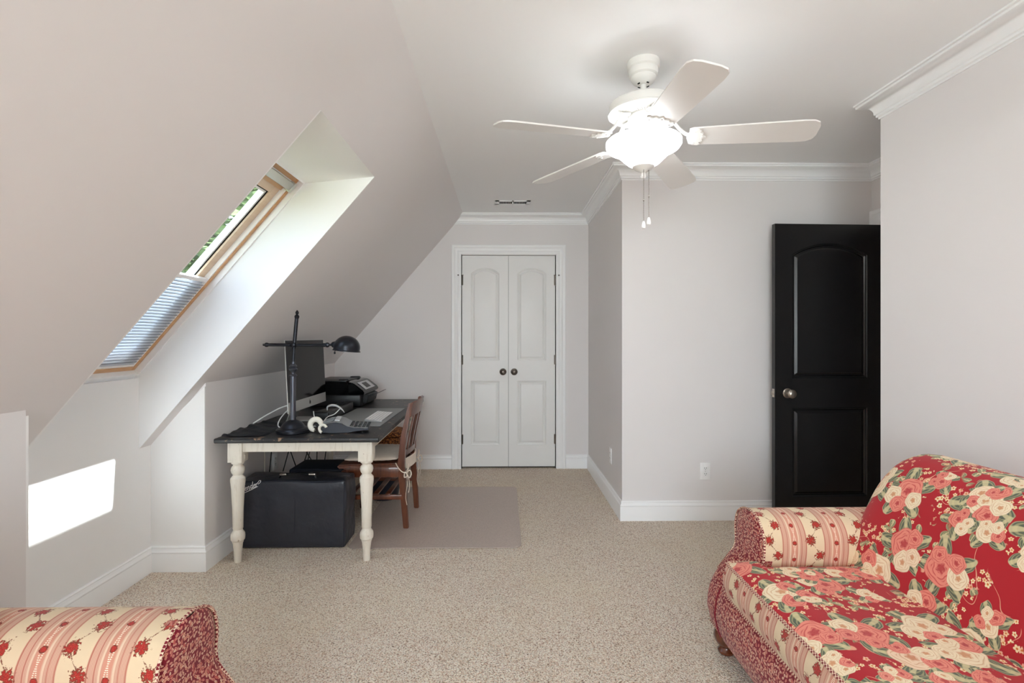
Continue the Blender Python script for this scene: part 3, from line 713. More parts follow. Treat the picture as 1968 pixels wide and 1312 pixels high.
# ------------------------------------------------------------------ outdoors seen through the glass
b = B(); box(b, (-60, -40, -3.2), (40, 60, -3.0)); o = struct('ground', b, M_grass)
for ti, (tx, ty, tz, R, lab) in enumerate(((-5.4, 9.6, 3.4, 4.2, 'leafy green tree seen through the clear upper half of the skylight'),)):
    tr = empty('tree', (tx, ty, -3.0), lab, 'tree')
    b = B(); tube(b, [(tx, ty, -3), (tx+.1, ty, 0), (tx-.1, ty+.1, 2.5), (tx, ty, tz+R*.7)], .2, 10, sm=5, rfun=lambda t: .22*(1-t*.85))
    for k in range(16):
        a_ = k*2.4; z = .6+k*.27; rr = R*(.75+.2*random.random())
        tube(b, [(tx, ty, z), (tx+cos(a_)*rr*.5, ty+sin(a_)*rr*.5, z+.5), (tx+cos(a_)*rr, ty+sin(a_)*rr, z+1.1)], .05, 6, sm=4, rfun=lambda t: .07*(1-t*.85))
    obj('trunk', b, M_bark, tr)
    b = B()
    for k in range(42000):
        while True:
            q = Vector((random.uniform(-1, 1), random.uniform(-1, 1), random.uniform(-1, 1)))
            if .15 < q.length < 1: break
        q = Vector((q.x*R, q.y*R, q.z*R*1.05))+Vector((tx, ty, tz))
        q += Vector((sin(q.y*3)*.15, sin(q.z*4)*.15, sin(q.x*3)*.2))
        s_ = random.uniform(.07, .13); M = Matrix.Rotation(random.uniform(0, 6.28), 3, 'Z') @ Matrix.Rotation(random.uniform(0, 3.1), 3, 'X')
        vs = [b.verts.new(q+M @ Vector(c)*s_) for c in ((-1, 0, 0), (0, -.45, .1), (1.2, 0, 0), (0, .45, .1))]
        b.faces.new(vs)
    o = obj('foliage', b, M_leaf, tr, smooth=False, fix=False)

# ------------------------------------------------------------------ ceiling fan with light
FX, FY = .596, 2.18
fan = empty('ceiling_fan', (FX, FY, H), 'white five-blade ceiling fan with a lit frosted glass bowl light', 'ceiling fan')
b = B(); lathe(b, [(.001, 0), (.068, 0), (.070, -.012), (.068, -.028), (.062, -.034), (.064, -.042), (.060, -.058), (.052, -.064), (.053, -.070), (.044, -.086), (.026, -.096), (.020, -.097), (.001, -.097)], (FX, FY, H), 36, cap=False)
obj('canopy', b, M_fan, fan)
for k in range(4):
    b = B(); a_ = k*pi/2+.5; boxw(b, (0, 0, 0), (.012, .005, .010), .001, M=Matrix.Translation((FX+.026*cos(a_), FY+.026*sin(a_), H-.0935)) @ Matrix.Rotation(a_+pi/2, 4, 'Z')); obj('canopy_slot', b, M_dark, fan)
b = B(); rod(b, (FX, FY, H-.085), (FX, FY, 2.262), .012, n=16); obj('downrod', b, M_fan, fan)
b = B(); lathe(b, [(.001, .068), (.05, .068), (.07, .062), (.118, .056), (.140, .046), (.145, .038), (.145, .012), (.149, .008), (.149, .002), (.140, .0), (.128, .004), (.055, .006), (.05, -.012), (.001, -.012)], (FX, FY, 2.205), 48, cap=False)
mo = obj('motor_housing', b, M_fan, fan)
b = B()
for k in range(48):
    a_ = 2*pi*k/48; M = Matrix.Translation((FX, FY, 2.2085)) @ Matrix.Rotation(a_, 4, 'Z'); box(b, (.062, -.0022, -.004), (.120, .0022, .002), .0, M=M)
obj('vent_rib', b, M_fan, mo)
b = B(); lathe(b, [(.001, 0), (.060, 0), (.066, -.012), (.060, -.03), (.045, -.045), (.045, -.062), (.075, -.085), (.085, -.095), (.085, -.105), (.001, -.105)], (FX, FY, 2.200), 36, cap=False)
obj('switch_housing', b, M_fan, fan)
for k, deg in enumerate((200, 272, 344, 56, 128)):
    a_ = radians(deg); R3 = Matrix.Translation((FX, FY, 0)) @ Matrix.Rotation(a_, 4, 'Z') @ Matrix.Translation((0, 0, 2.105)) @ Matrix.Rotation(radians(3.0), 4, 'Y') @ Matrix.Rotation(radians(-12), 4, 'X')
    b = B(); out = []
    pr = [(.185, .050), (.20, .058), (.30, .062), (.45, .067), (.60, .071), (.640, .068), (.660, .055), (.668, .030)]
    top = [(x, y) for x, y in pr]; full = top+[(x, -y) for x, y in reversed(pr)]
    up_ = [b.verts.new((x, y, .003)) for x, y in full]; dn = [b.verts.new((x, y, -.003)) for x, y in full]
    b.faces.new(up_); b.faces.new(dn[::-1]); m = len(full)
    for i in range(m): b.faces.new([up_[i], up_[(i+1) % m], dn[(i+1) % m], dn[i]])
    bmesh.ops.transform(b, matrix=R3, verts=b.verts[:]); obj('blade', b, M_fan, fan)
    # scrolled blade iron
    b = B(); Rz = Matrix.Translation((FX, FY, 0)) @ Matrix.Rotation(a_, 4, 'Z')
    P_ = [(.07, 0, 2.197), (.105, 0, 2.188), (.135, 0, 2.145), (.165, 0, 2.112), (.20, 0, 2.092)]
    vs = tube(b, P_, .012, 8, sm=4, flat=.55)
    bmesh.ops.transform(b, matrix=Rz, verts=b.verts[:])
    c2 = b.verts[:]
    pl = [(.175, .0), (.182, .03), (.20, .052), (.222, .056), (.232, .048), (.226, .036), (.240, .026), (.236, .012), (.252, 0)]
    full = pl+[(x, -y) for x, y in reversed(pl[1:-1])]
    t1 = [b.verts.new((x, y, -.0035)) for x, y in full]; t2 = [b.verts.new((x, y, -.0085)) for x, y in full]
    b.faces.new(t1); b.faces.new(t2[::-1]); m = len(full)
    for i in range(m): b.faces.new([t1[i], t1[(i+1) % m], t2[(i+1) % m], t2[i]])
    for (x, y) in ((.205, .04), (.205, -.04), (.235, 0)):
        q = lathe(b, [(.005, -.0085), (.005, -.0105), (.001, -.011)], (x, y, 0), 8, cap=False)
        t1 += [v for r_ in q for v in r_]
    bmesh.ops.transform(b, matrix=R3, verts=[v for v in t1+t2]); obj('blade_iron', b, M_fan, fan)
lk = obj('light_bowl', (lambda b: (lathe(b, [(.152, .0), (.158, -.006), (.158, -.022), (.150, -.034), (.128, -.045), (.108, -.058), (.088, -.078), (.066, -.098), (.045, -.110), (.040, -.112)], (FX, FY, 2.095), 48, cap=False), b)[1])(B()), M_bowl, fan)
b = B(); lathe(b, [(.040, -.001), (.046, -.002), (.046, -.008), (.036, -.018), (.016, -.028), (.009, -.034), (.009, -.044), (.012, -.048), (.008, -.056), (.001, -.058)], (FX, FY, 1.990), 28, cap=False); rod(b, (FX, FY, 1.985), (FX, FY, 2.11), .006); obj('finial', b, M_fan, fan)
for k, (dx, dy, zb) in enumerate(((-.004, -.02, 1.715), (.020, -.012, 1.733))):
    b = B(); z = 1.965
    rod(b, (FX+dx, FY+dy, 1.972), (FX+dx, FY+dy, zb+.03), .0011, n=6)
    while z > zb+.03: lathe(b, [(.0003, -.0022), (.0021, 0), (.0003, .0022)], (FX+dx, FY+dy, z), 6, cap=False); z -= .0075
    lathe(b, [(.001, -.004), (.0035, 0), (.001, .004)], (FX+dx, FY+dy, zb+.12), 8, cap=False)
    ch = obj('pull_chain', b, M_dknick, fan)
    b = B(); lathe(b, [(.001, .032), (.004, .031), (.0075, .018), (.009, .008), (.007, .001), (.001, -.001)], (FX+dx, FY+dy, zb), 14, cap=False); obj('chain_pull', b, M_whitep, ch)
for k in range(3):
    a_ = radians(90+120*k); pl_ = bpy.data.lights.new('fan_bulb', 'POINT'); pl_.energy = 0.36; pl_.shadow_soft_size = .03; pl_.color = (.94, .975, 1)
    po = bpy.data.objects.new('fan_bulb', pl_); COL.objects.link(po); po.location = (FX+.10*cos(a_), FY+.10*sin(a_), 2.066)

# ------------------------------------------------------------------ ceiling vent, outlets
vent = empty('ceiling_vent', (.077, 4.455, H), 'white slotted air vent in the ceiling above the closet', 'air vent')
b = B()
x0, x1, y0, y1 = -.075, .229, 4.395, 4.515
for q in (((x0, y0), (x0+.034, y1)), ((x1-.034, y0), (x1, y1)), ((x0, y0), (x1, y0+.020)), ((x0, y1-.020), (x1, y1)), ((.070, y0), (.084, y1))):
    box(b, (q[0][0], q[0][1], H-.006), (q[1][0], q[1][1], H-.0005))
obj('frame', b, M_trim, vent)
b = B(); box(b, (x0+.03, y0+.015, H-.0035), (x1-.03, y1-.015, H-.0008)); obj('duct_shadow', b, M_dark, vent)
for xa, xb in ((x0+.034, .070), (.084, x1-.034)):
    k = xa+.005
    while k < xb-.003:
        b = B(); box(b, (k, y0+.02, H-.0050), (k+.0026, y1-.02, H-.0034)); obj('slat', b, M_trim, vent); k += .0115
def outlet(P, label, hidden=False):
    """P(s, z, d): s across the plate, d off the wall"""
    c = P(0, 0, 0); o = empty('wall_outlet', c, label, 'outlet')
    def bx(b, s0, s1, z0, z1, d0, d1, bev=0):
        a = P(s0, z0, d0); e = P(s1, z1, d1); box(b, [min(a[i], e[i]) for i in range(3)], [max(a[i], e[i]) for i in range(3)], bev)
    b = B(); bx(b, -.036, .036, -.0585, .0585, .0003, .0055, .0022); obj('cover_plate', b, M_whitep, o)
    for zc in (.0195, -.0195):
        b = B(); bx(b, -.0165, .0165, zc-.0135, zc+.0135, .005, .0075, .001); so_ = obj('socket', b, M_whitep, o)
        b = B(); bx(b, -.0075, -.0050, zc-.001, zc+.007, .0068, .0080); bx(b, .0050, .0075, zc-.001, zc+.007, .0068, .0080); bx(b, -.002, .002, zc-.009, zc-.005, .0068, .0080)
        obj('slot', b, M_dark, so_)
    b = B(); bx(b, -.002, .002, -.002, .002, .005, .0068); obj('screw', b, M_nickel, o)
outlet(lambda s, z, d: (1.383+s, YW-d, .336+z), 'white duplex outlet on the wall left of the black door')
outlet(lambda s, z, d: (XA-d, 3.865+s, .360+z), 'white outlet seen edge-on on the short wall right of the closet')
outlet(lambda s, z, d: (XK+d, 3.62+s, .385+z), 'outlet on the knee wall behind the cables under the desk')

# ------------------------------------------------------------------ sofas
sofa = empty('sofa', (1.32, 1.25, 0), 'red rose-print loveseat against the right wall with striped rolled arm', 'sofa', 'matching floral sofas')
YO, YI = 2.095, 1.86            # outer and inner face of the far arm
YM = 1.25
def mir(y, far): return y if far else 2*YM-y
SEC = catmull([(1.878, .10, 0), (1.878, .34, 0), (1.868, .41, 0), (1.858, .475, 0), (1.866, .53, 0), (1.902, .572, 0), (1.962, .586, 0), (2.022, .578, 0), (2.074, .545, 0), (2.095, .49, 0), (2.090, .43, 0), (2.076, .36, 0), (2.076, .10, 0)], 5)
SEC = [(p.x, p.y) for p in SEC]
LEN = [0]
for p, q in zip(SEC, SEC[1:]): LEN.append(LEN[-1]+math.dist(p, q))
def flare(z):
    pts = ((.10, .842), (.13, .830), (.185, .818), (.25, .826), (.30, .848), (.35, .890), (.40, .932), (.43, .945), (.60, .948))
    for (a, fa), (c, fc) in zip(pts, pts[1:]):
        if z <= c: t = max(0, (z-a)/(c-a)); t = t*t*(3-2*t) if 0 else t; return fa+(fc-fa)*t
    return pts[-1][1]
def width_at(z):
    ys = []
    for (ya, za), (yb, zb) in zip(SEC, SEC[1:]):
        if (za-z)*(zb-z) <= 0 and abs(za-zb) > 1e-6: ys.append(ya+(yb-ya)*(z-za)/(zb-za))
    return (min(ys), max(ys)) if ys else (1.95, 1.98)
for far in (True, False):
    n = len(SEC)-1
    b = B(); sheet(b, 14, n, lambda u, v: (.955+u*.66, mir(SEC[round(v*n)][0], far), SEC[round(v*n)][1]), lambda u, v: (u*.66+.045, LEN[round(v*n)]))
    bmesh.ops.holes_fill(b, edges=b.edges[:], sides=0)
    arm = obj('arm', b, M_stripe, sofa)
    b = B(); zt = .5855; zz = [.10+(zt-.10)*(1-(1-k/26)**1.5) for k in range(27)]
    def pf(u, v):
        z = zz[round(u*26)]; ya, yb = width_at(min(z, .5845)); t = v*2-1
        e = abs(t)**6; y = (ya+yb)/2+(yb-ya)/2*t; x = flare(z)+.012*e-.004*(1-t*t)
        return (x, mir(y, far), z)
    sheet(b, 26, 16, pf, lambda u, v: (pf(u, v)[1], zz[round(u*26)]*1.15))
    # returns back to the arm along both edges
    for vv in (0, 1):
        sheet(b, 26, 3, lambda u, v, vv=vv: Vector(pf(u, vv)).lerp(Vector((.985, pf(u, vv)[1], pf(u, vv)[2])), v), lambda u, v, vv=vv: (pf(u, vv)[0]+v*.1, zz[round(u*26)]*1.15))
    bmesh.ops.remove_doubles(b, verts=b.verts[:], dist=.0006)
    fp = obj('arm_front', b, M_sprig, arm)
    b = B(); pts = [(.9475, mir(y, far), z) for y, z in SEC if z > .30]
    tube(b, [((flare(p[2])+.010) if p[2] < .43 else .953, p[1], p[2]) for p in pts], .0042, 8); obj('piping', b, M_piping, arm)
# front rail, bulging like the arm fronts
b = B(); zz2 = [.10+.195*k/12 for k in range(13)]
def rl(u, v):
    y = .540+1.42*u; z = zz2[round(v*12)]; e = min(1, min(u, 1-u)*60); return (flare(z)-.006*e, y, z)
sheet(b, 60, 12, rl, lambda u, v: (.54+1.42*u, zz2[round(v*12)]))
sheet(b, 60, 2, lambda u, v: Vector(rl(u, 1)).lerp(Vector((.98, .54+1.42*u, .295)), v), lambda u, v: (.54+1.42*u, .3+v*.1))
obj('front_rail', b, M_sprig, sofa)
for far in (True, False):
    b = B(); tube(b, [(flare(z)-.006, mir(1.962, far), z) for z in zz2], .003, 6); obj('seam_cord', b, M_sprig, sofa)
b = B(); tube(b, [(flare(.102)+.002, y, .101) for y in [.42+1.66*k/20 for k in range(21)]], .004, 6); obj('bottom_piping', b, M_piping, sofa)
# hidden body and underside
b = B(); box(b, (.87, .43, .095), (1.74, 2.07, .27), .01); obj('base', b, M_sprig, sofa)
# seat cushion
def ylim(x): return 1.915 if x < .938 else 1.866
xs = [.832+.47*k/30 for k in range(31)]
def ct(u, v):
    x = xs[round(u*30)]; y1 = ylim(x); y0 = 2*YM-y1; y = y0+(y1-y0)*v
    ex = min(1, (x-.830)/.10); ey = min(1, min(v, 1-v)*(y1-y0)/.10); k = (1-(1-ex)**2.4)*(1-(1-ey)**2.4)
    return (x, y, .408+.030*k)
b = B(); sheet(b, 30, 70, ct, lambda u, v: (ct(u, v)[1], ct(u, v)[0]*1.02))
cu = obj('seat_cushion', b, M_rose, sofa, ang=70)
R_ = .03; path = [(.945, 1.917)]+[(.832+R_-R_*sin(a_), 1.917-R_+R_*cos(a_)) for a_ in [pi/2*k/5 for k in range(6)]]
path = path+[(.832, 1.917-R_-(1.334-2*R_)*k/40) for k in range(1, 40)]+[(x, 2*YM-y) for x, y in reversed(path)]
PL = [0]
for p, q in zip(path, path[1:]): PL.append(PL[-1]+math.dist(p, q))
def bord(u, v):
    i = round(u*(len(path)-1)); p = Vector(path[i]); a = Vector(path[max(i-1, 0)]); c = Vector(path[min(i+1, len(path)-1)]); t = (c-a).normalized()
    nn = Vector((t.y, -t.x));
    if nn.dot(Vector((1.2, YM))-p) > 0: nn = -nn
    bul = .016*sin(pi*v); q = p+nn*bul; return (q.x, q.y, .408-.118*v)
b = B(); sheet(b, len(path)-1, 8, bord, lambda u, v: (PL[round(u*(len(path)-1))]+.03, v*.125)); obj('cushion_border', b, M_stripe, cu)
for v in (0, 1):
    b = B(); tube(b, [bord(i/(len(path)-1), v) for i in range(len(path))], .0052, 8); obj('piping', b, M_piping, cu)
# back
PRF = catmull([(1.262, .34, 0), (1.275, .43, 0), (1.305, .53, 0), (1.345, .63, 0), (1.395, .725, 0), (1.455, .795, 0), (1.54, .832, 0), (1.63, .812, 0), (1.70, .74, 0), (1.75, .60, 0), (1.765, .40, 0), (1.765, .12, 0)], 5)
PRF = [(p.x, p.y) for p in PRF]; BL = [0]
for p, q in zip(PRF, PRF[1:]): BL.append(BL[-1]+math.dist(p, q))
n = len(PRF)-1; Y0_, Y1_ = .545, 1.955
ys_ = [0, .004, .012, .025, .045, .07, .10, .135, .17]; L_ = Y1_-Y0_; ys_ = [y/L_ for y in ys_]; ys_ = ys_+[ys_[-1]+(1-2*ys_[-1])*k/40 for k in range(1, 40)]+[1-y for y in reversed(ys_)]
def bk(u, v):
    y = ys_[round(u*(len(ys_)-1))]; e = min(y, 1-y)*L_; k = max(0, 1-(1-min(1, e/.15))**2.6)**(1/2.6); x, z = PRF[round(v*n)]
    zz_ = .42; kz = .42+.58*k
    zo = zz_+(z-zz_)*kz if z > zz_ else z
    kx = .45+.55*k; xo = 1.54+(x-1.54)*kx
    return (xo, Y0_+y*L_, zo)
b = B(); sheet(b, len(ys_)-1, n, bk, lambda u, v: (ys_[round(u*(len(ys_)-1))]*L_+.3, BL[round(v*n)]+.07))
bmesh.ops.holes_fill(b, edges=b.edges[:], sides=0)
obj('backrest', b, M_rose, sofa, ang=70)
for (x, y) in ((.885, 2.025), (.885, .475), (1.68, 2.0), (1.68, .5)):
    b = B(); lathe(b, [(.001, 0), (.026, 0), (.032, .006), (.033, .014), (.026, .022), (.024, .027), (.036, .038), (.046, .056), (.048, .072), (.044, .090), (.036, .104), (.001, .104)], (x, y, 0), 24, cap=False)
    obj('foot', b, M_foot, sofa)
def copy_tree(o, parent=None):
    c = o.copy(); COL.objects.link(c); c.parent = parent
    for ch in [q for q in bpy.data.objects if q.parent == o]: copy_tree(ch, c)
    return c
s2 = copy_tree(sofa); s2.location = (-1.13, .528, 0); s2.rotation_euler = (0, 0, pi)
s2['label'] = 'sofa at lower left of which only the striped rolled arm shows'

# ------------------------------------------------------------------ desk
DZT = .705
desk = empty('desk', (-.685, 2.815, 0), 'farmhouse desk with worn black top and turned cream legs under the skylight slope', 'desk', rz=radians(1.0))
DX0, DX1, DYA, DYB = -1.575, -.685, 2.815, 4.585
b = B(); box(b, (DX0, DYA, DZT-.026), (DX1, DYB, DZT), .006, 3); obj('tabletop', b, M_desktop, desk)
b = B(); 
for q in (((DX0+.10, DYA+.065), (DX1-.10, DYA+.085)), ((DX0+.10, DYB-.085), (DX1-.10, DYB-.065))): box(b, (*q[0], .618), (*q[1], DZT-.026), .002)
for q in (((DX0+.065, DYA+.1), (DX0+.085, DYB-.1)), ((DX1-.085, DYA+.1), (DX1-.065, DYB-.1))): box(b, (*q[0], .618), (*q[1], DZT-.026), .002)
obj('apron', b, M_creamw, desk)
LEG = [(.019, 0), (.021, .06), (.026, .105), (.029, .112), (.029, .118), (.036, .126), (.0375, .145), (.036, .160), (.026, .176), (.024, .183), (.027, .188), (.029, .30), (.035, .42), (.039, .455), (.038, .470), (.028, .482), (.025, .488), (.033, .500), (.037, .515), (.034, .530), (.025, .540), (.025, .546), (.034, .552), (.034, .560), (.038, .568), (.041, .578), (.041, .60)]
for (x, y) in ((DX0+.088, DYA+.088), (DX1-.088, DYA+.088), (DX0+.088, DYB-.088), (DX1-.088, DYB-.088)):
    b = B(); lathe(b, LEG, (x, y, 0), 28)
    boxw(b, (x, y, (.562+DZT-.026)/2), (.078, .078, DZT-.026-.562), .003)
    lo = [v for v in b.verts if abs(v.co.z-.572) < .004 and abs(abs(v.co.x-x)-.039) < .004]
    obj('leg', b, M_creamw, desk)

# black cloth rumpled over the left side of the desk top
b = B()
def cl(u, v):
    x = -1.560+.215*u; y = 2.85+.50*v; hgt = .0035+.012*(1-u)*(.5+.5*sin(v*19+u*4+1))*(sin(pi*v)**.4 if 0 < v < 1 else 0)+.004*sin(v*33+u*9)*(1-u)*(1 if 0 < v < 1 else 0)
    x += .008*sin(v*11)*u; return (x, y, DZT+.0015+max(.001, hgt if u < .98 else .001))
V1 = sheet(b, 30, 60, cl)
sh = bmesh.ops.solidify(b, geom=b.faces[:], thickness=-.0015)
cb = rebase(obj('cloth', b, M_vinyl)); tag(cb, 'rumpled black cloth lying along the left edge of the desk', 'cloth')

# desk mat
b = B(); box(b, (-1.13, 3.17, DZT+.0005), (-.765, 3.965, DZT+.0035), .0012)
tag(rebase(obj('desk_mat', b, M_grey)), 'flat grey desk mat lying under the white keyboard', 'desk mat')
# keyboard
kb = empty('keyboard', (-.852, 3.52, DZT+.0035), 'slim white computer keyboard on the grey desk mat', 'keyboard', rz=radians(1.5))
b = B(); 
MK = Matrix.Translation((-.852, 3.52, DZT+.0035)) @ Matrix.Rotation(radians(-2), 4, 'Y')
# wedge: the edge under the screen is thicker
for (xa, xb, za, zb) in ((-.056, .056, 0, 0),):
    vs = [(xa, -.19, .0005), (xb, -.19, .0005), (xb, .19, .0005), (xa, .19, .0005), (xa, -.19, .017), (xb, -.19, .006), (xb, .19, .006), (xa, .19, .017)]
    q = [b.verts.new(Vector(v)+Vector((-.852, 3.52, DZT+.0035))) for v in vs]
    for f in ((0, 1, 2, 3), (4, 5, 6, 7), (0, 1, 5, 4), (1, 2, 6, 5), (2, 3, 7, 6), (3, 0, 4, 7)): b.faces.new([q[i] for i in f])
    bmesh.ops.recalc_face_normals(b, faces=b.faces[:]); bmesh.ops.bevel(b, geom=b.edges[:], offset=.0015, segments=2, affect='EDGES')
obj('case', b, M_alu, kb)
KC = []
for r in range(6):
    x = -.852-.046+.0182*r; z = DZT+.0035+.0165-.0098*(x+.852+.056)/.1
    cols = 14 if r else 14; wdt = .37/cols
    for c in range(cols):
        if r == 5 and 3 <= c <= 7:
            if c > 3: continue
            y = 3.335+wdt*3; y2 = y+wdt*5
        else: y = 3.335+wdt*c; y2 = y+wdt
        b = B(); box(b, (x-.0078, y+.0014, z-.002), (x+.0078, y2-.0014, z+.0012), .0006, 1); obj('key', b, M_whitep, kb, smooth=False)

# ------------------------------------------------------------------ all-in-one computer
mac = empty('computer', (-1.32, 3.46, DZT), 'large all-in-one computer with a dark screen and silver chin, seen at a steep angle', 'computer')
Yn, Yf = 3.125, 3.775; zb_, zt_ = .790, 1.237; lean = .05
def MX(x, z): return x-(z-zb_)*lean
b = B()
rows = [(zb_, 0), (zt_, 1)]
# slab with a thin rim and a belly at the back
def mback(u, v):
    y = Yn+(Yf-Yn)*u; z = zb_+(zt_-zb_)*v; e = (1-(2*u-1)**4)*(1-(2*v-1)**4); return (MX(-1.305, z)-.006-.038*e, y, z)
sheet(b, 20, 16, mback)
fr_ = [b.verts.new((MX(-1.305, z), y, z)) for y, z in ((Yn, zb_), (Yf, zb_), (Yf, zt_), (Yn, zt_))]; b.faces.new(fr_)
bk_ = [b.verts.new((MX(-1.305, z)-.006, y, z)) for y, z in ((Yn, zb_), (Yf, zb_), (Yf, zt_), (Yn, zt_))]
for i in range(4): b.faces.new([fr_[i], fr_[(i+1) % 4], bk_[(i+1) % 4], bk_[i]])
obj('housing', b, M_alu, mac)
b = B(); plate(b, [(MX(-1.3045, z), y, z) for y, z in ((Yn+.002, .856), (Yf-.002, .856), (Yf-.002, zt_-.002), (Yn+.002, zt_-.002))], (.0012, 0, 0)); obj('screen', b, M_glossb, mac)
b = B(); pts = []
for k in range(28):
    a_ = 2*pi*k/28; r = .0135*(1+.06*cos(2*a_)-.10*max(0, sin(a_))**8-.12*max(0, -sin(a_))**10)
    px_, pz_ = r*cos(a_)*.92, r*sin(a_)
    d = math.hypot(px_-.0145, pz_-.002)
    if d < .006: px_ = .0145-.006*1.0*sqrt(max(0, 1-((pz_-.002)/.006)**2)) if abs(pz_-.002) < .006 else px_
    pts.append((px_, pz_))
yc, zc = 3.47, .822
plate(b, [(MX(-1.3045, zc+pz_), yc-px_*1.0, zc+pz_-.002) for px_, pz_ in pts], (.0009, 0, 0))
plate(b, [(MX(-1.3045, zc+.016), yc-a_, zc+c_) for a_, c_ in ((0, .0125), (.004, .014), (.0055, .0195), (.0015, .018))], (.0009, 0, 0))
obj('logo', b, M_glossb, mac)
b = B(); box(b, (-1.43, 3.375, DZT), (-1.245, 3.555, DZT+.006), .002)
plate(b, [(-1.425, 3.375, DZT+.004), (-1.425, 3.545, DZT+.004), (-1.345, 3.545, .93), (-1.345, 3.375, .93)], (.006, 0, .001)); obj('stand', b, M_alu, mac)

# black accessory box beside the screen
bx_ = empty('device_box', (-1.175, 3.62, DZT), 'long low black box between the computer foot and the grey mat', 'device')
b = B(); box(b, (-1.240, 3.35, DZT), (-1.140, 3.90, DZT+.062), .010, 3); obj('body', b, M_blackp, bx_)
b = B(); box(b, (-1.215, 3.55, DZT+.062), (-1.165, 3.80, DZT+.066), .0015); obj('top_panel', b, M_glossb, bx_)

# printer
pr = empty('printer', (-1.32, 4.27, DZT), 'black inkjet printer at the back of the desk behind the computer', 'printer')
b = B(); box(b, (-1.54, 4.06, DZT), (-1.13, 4.50, DZT+.10), .012, 3); obj('lower_body', b, M_blackp, pr)
b = B(); prof = [(-1.54, .098), (-1.54, .175), (-1.50, .195), (-1.24, .200), (-1.185, .188), (-1.105, .125), (-1.10, .100), (-1.12, .095)]
plate(b, [(x, 4.05, DZT+z) for x, z in prof], (0, .46, 0)); bmesh.ops.bevel(b, geom=b.edges[:], offset=.006, segments=2, affect='EDGES'); obj('upper_body', b, M_glossb, pr)
b = B(); box(b, (-1.52, 4.07, DZT+.196), (-1.25, 4.49, DZT+.207), .004)
obj('scanner_lid', b, M_blackp, pr)
for y in (4.10, 4.40):
    b = B(); boxw(b, (-1.28, y+.03, DZT+.209), (.075, .05, .014), .005, seg=3); obj('lid_grip', b, M_blackp, pr)
b = B(); 
q0, q1 = Vector((-1.178, 0, DZT+.184)), Vector((-1.110, 0, DZT+.130)); nn_ = Vector((.62, 0, .78))*.0015
for ya, yb, mi in ((4.13, 4.42, 0),):
    plate(b, [q0+nn_+Vector((0, ya, 0)), q1+nn_+Vector((0, ya, 0)), q1+nn_+Vector((0, yb, 0)), q0+nn_+Vector((0, yb, 0))], nn_)
cp = obj('control_panel', b, M_silver, pr)
b = B(); qa, qb = q0.lerp(q1, .18), q0.lerp(q1, .82); plate(b, [qa+nn_*2.1+Vector((0, 4.20, 0)), qb+nn_*2.1+Vector((0, 4.20, 0)), qb+nn_*2.1+Vector((0, 4.33, 0)), qa+nn_*2.1+Vector((0, 4.33, 0))], nn_*.6); obj('display', b, M_glossb, cp)
b = B(); plate(b, [(-1.135, 4.12, DZT+.028), (-1.10, 4.12, DZT+.022), (-1.085, 4.12, DZT+.085), (-1.125, 4.12, DZT+.10)], (0, .30, 0)); bmesh.ops.bevel(b, geom=b.edges[:], offset=.003, segments=1, affect='EDGES'); obj('paper_drawer', b, M_blackp, pr)
b = B(); plate(b, [(-1.14, 4.16, DZT+.055), (-1.02, 4.16, DZT+.098), (-1.02, 4.34, DZT+.098), (-1.14, 4.34, DZT+.055)], (.001, 0, .004)); plate(b, [(-1.02, 4.20, DZT+.098), (-.985, 4.20, DZT+.116), (-.985, 4.29, DZT+.116), (-1.02, 4.29, DZT+.098)], (.001, 0, .004)); obj('output_tray', b, M_blackp, pr)

# ------------------------------------------------------------------ desk lamp
LX, LY = -1.222, 2.985
lamp = empty('desk_lamp', (LX, LY, DZT), 'black metal pharmacy-style desk lamp with crossed arms and a dome shade', 'lamp')
b = B(); lathe(b, [(.001, 0), (.088, 0), (.092, .004), (.092, .018), (.086, .026), (.070, .029), (.066, .033), (.060, .046), (.046, .060), (.026, .070), (.018, .074), (.001, .074)], (LX, LY, DZT), 48, cap=False); obj('base', b, M_blackm, lamp)
b = B(); rod(b, (LX, LY, DZT+.07), (LX+.001, LY, 1.035), .0155, n=20); lp = obj('pole', b, M_pewter, lamp)
b = B(); TX = LX+.002
lathe(b, [(.001, 0), (.019, 0), (.022, .004), (.018, .009), (.011, .013), (.010, .022), (.013, .028), (.022, .036), (.024, .042), (.018, .047), (.014, .053), (.022, .058), (.018, .064), (.010, .072), (.009, .084), (.001, .085)], (TX, LY, 1.030), 24, cap=False); obj('collar', b, M_pewter, lamp)
b = B(); rod(b, (TX, LY, 1.10), (TX+.004, LY, 1.20), .0085, n=16); rod(b, (TX+.004, LY, 1.19), (TX+.020, LY, 1.372), .0105, n=16)
rod(b, (TX+.020, LY, 1.362), (TX+.023, LY, 1.412), 0, prof=[(.010, 0), (.013, .15), (.014, .30), (.010, .42), (.006, .5), (.009, .62), (.010, .75), (.006, .9), (.002, 1)]); obj('upright', b, M_blackm, lamp)
b = B(); AZ = 1.212; c_ = (TX+.004, LY, AZ); M = Matrix.Translation(c_)
lathe(b, [(.001, -.018), (.010, -.016), (.0155, -.008), (.0165, 0), (.0155, .008), (.010, .016), (.001, .018)], n=20, M=M @ Matrix.Rotation(pi/2, 4, 'X'), cap=False)
tube(b, [(TX+.004, LY-.016, AZ-.008), (TX+.001, LY-.024, AZ-.022), (TX-.004, LY-.026, AZ-.038)], .0035, 8, sm=4)
obj('clamp', b, M_blackm, lamp)
b = B()
rod(b, (TX-.175, LY, AZ), (TX+.190, LY, AZ-.002), 0, prof=[(.002, 0), (.007, .006), (.006, .022), (.009, .03), (.0135, .05), (.0125, .075), (.009, .095), (.0095, .14), (.0095, .40), (.0125, .415), (.012, .44), (.0085, .45), (.0085, .93), (.011, .94), (.011, .985), (.002, 1)], n=16)
obj('arm', b, M_blackm, lamp)
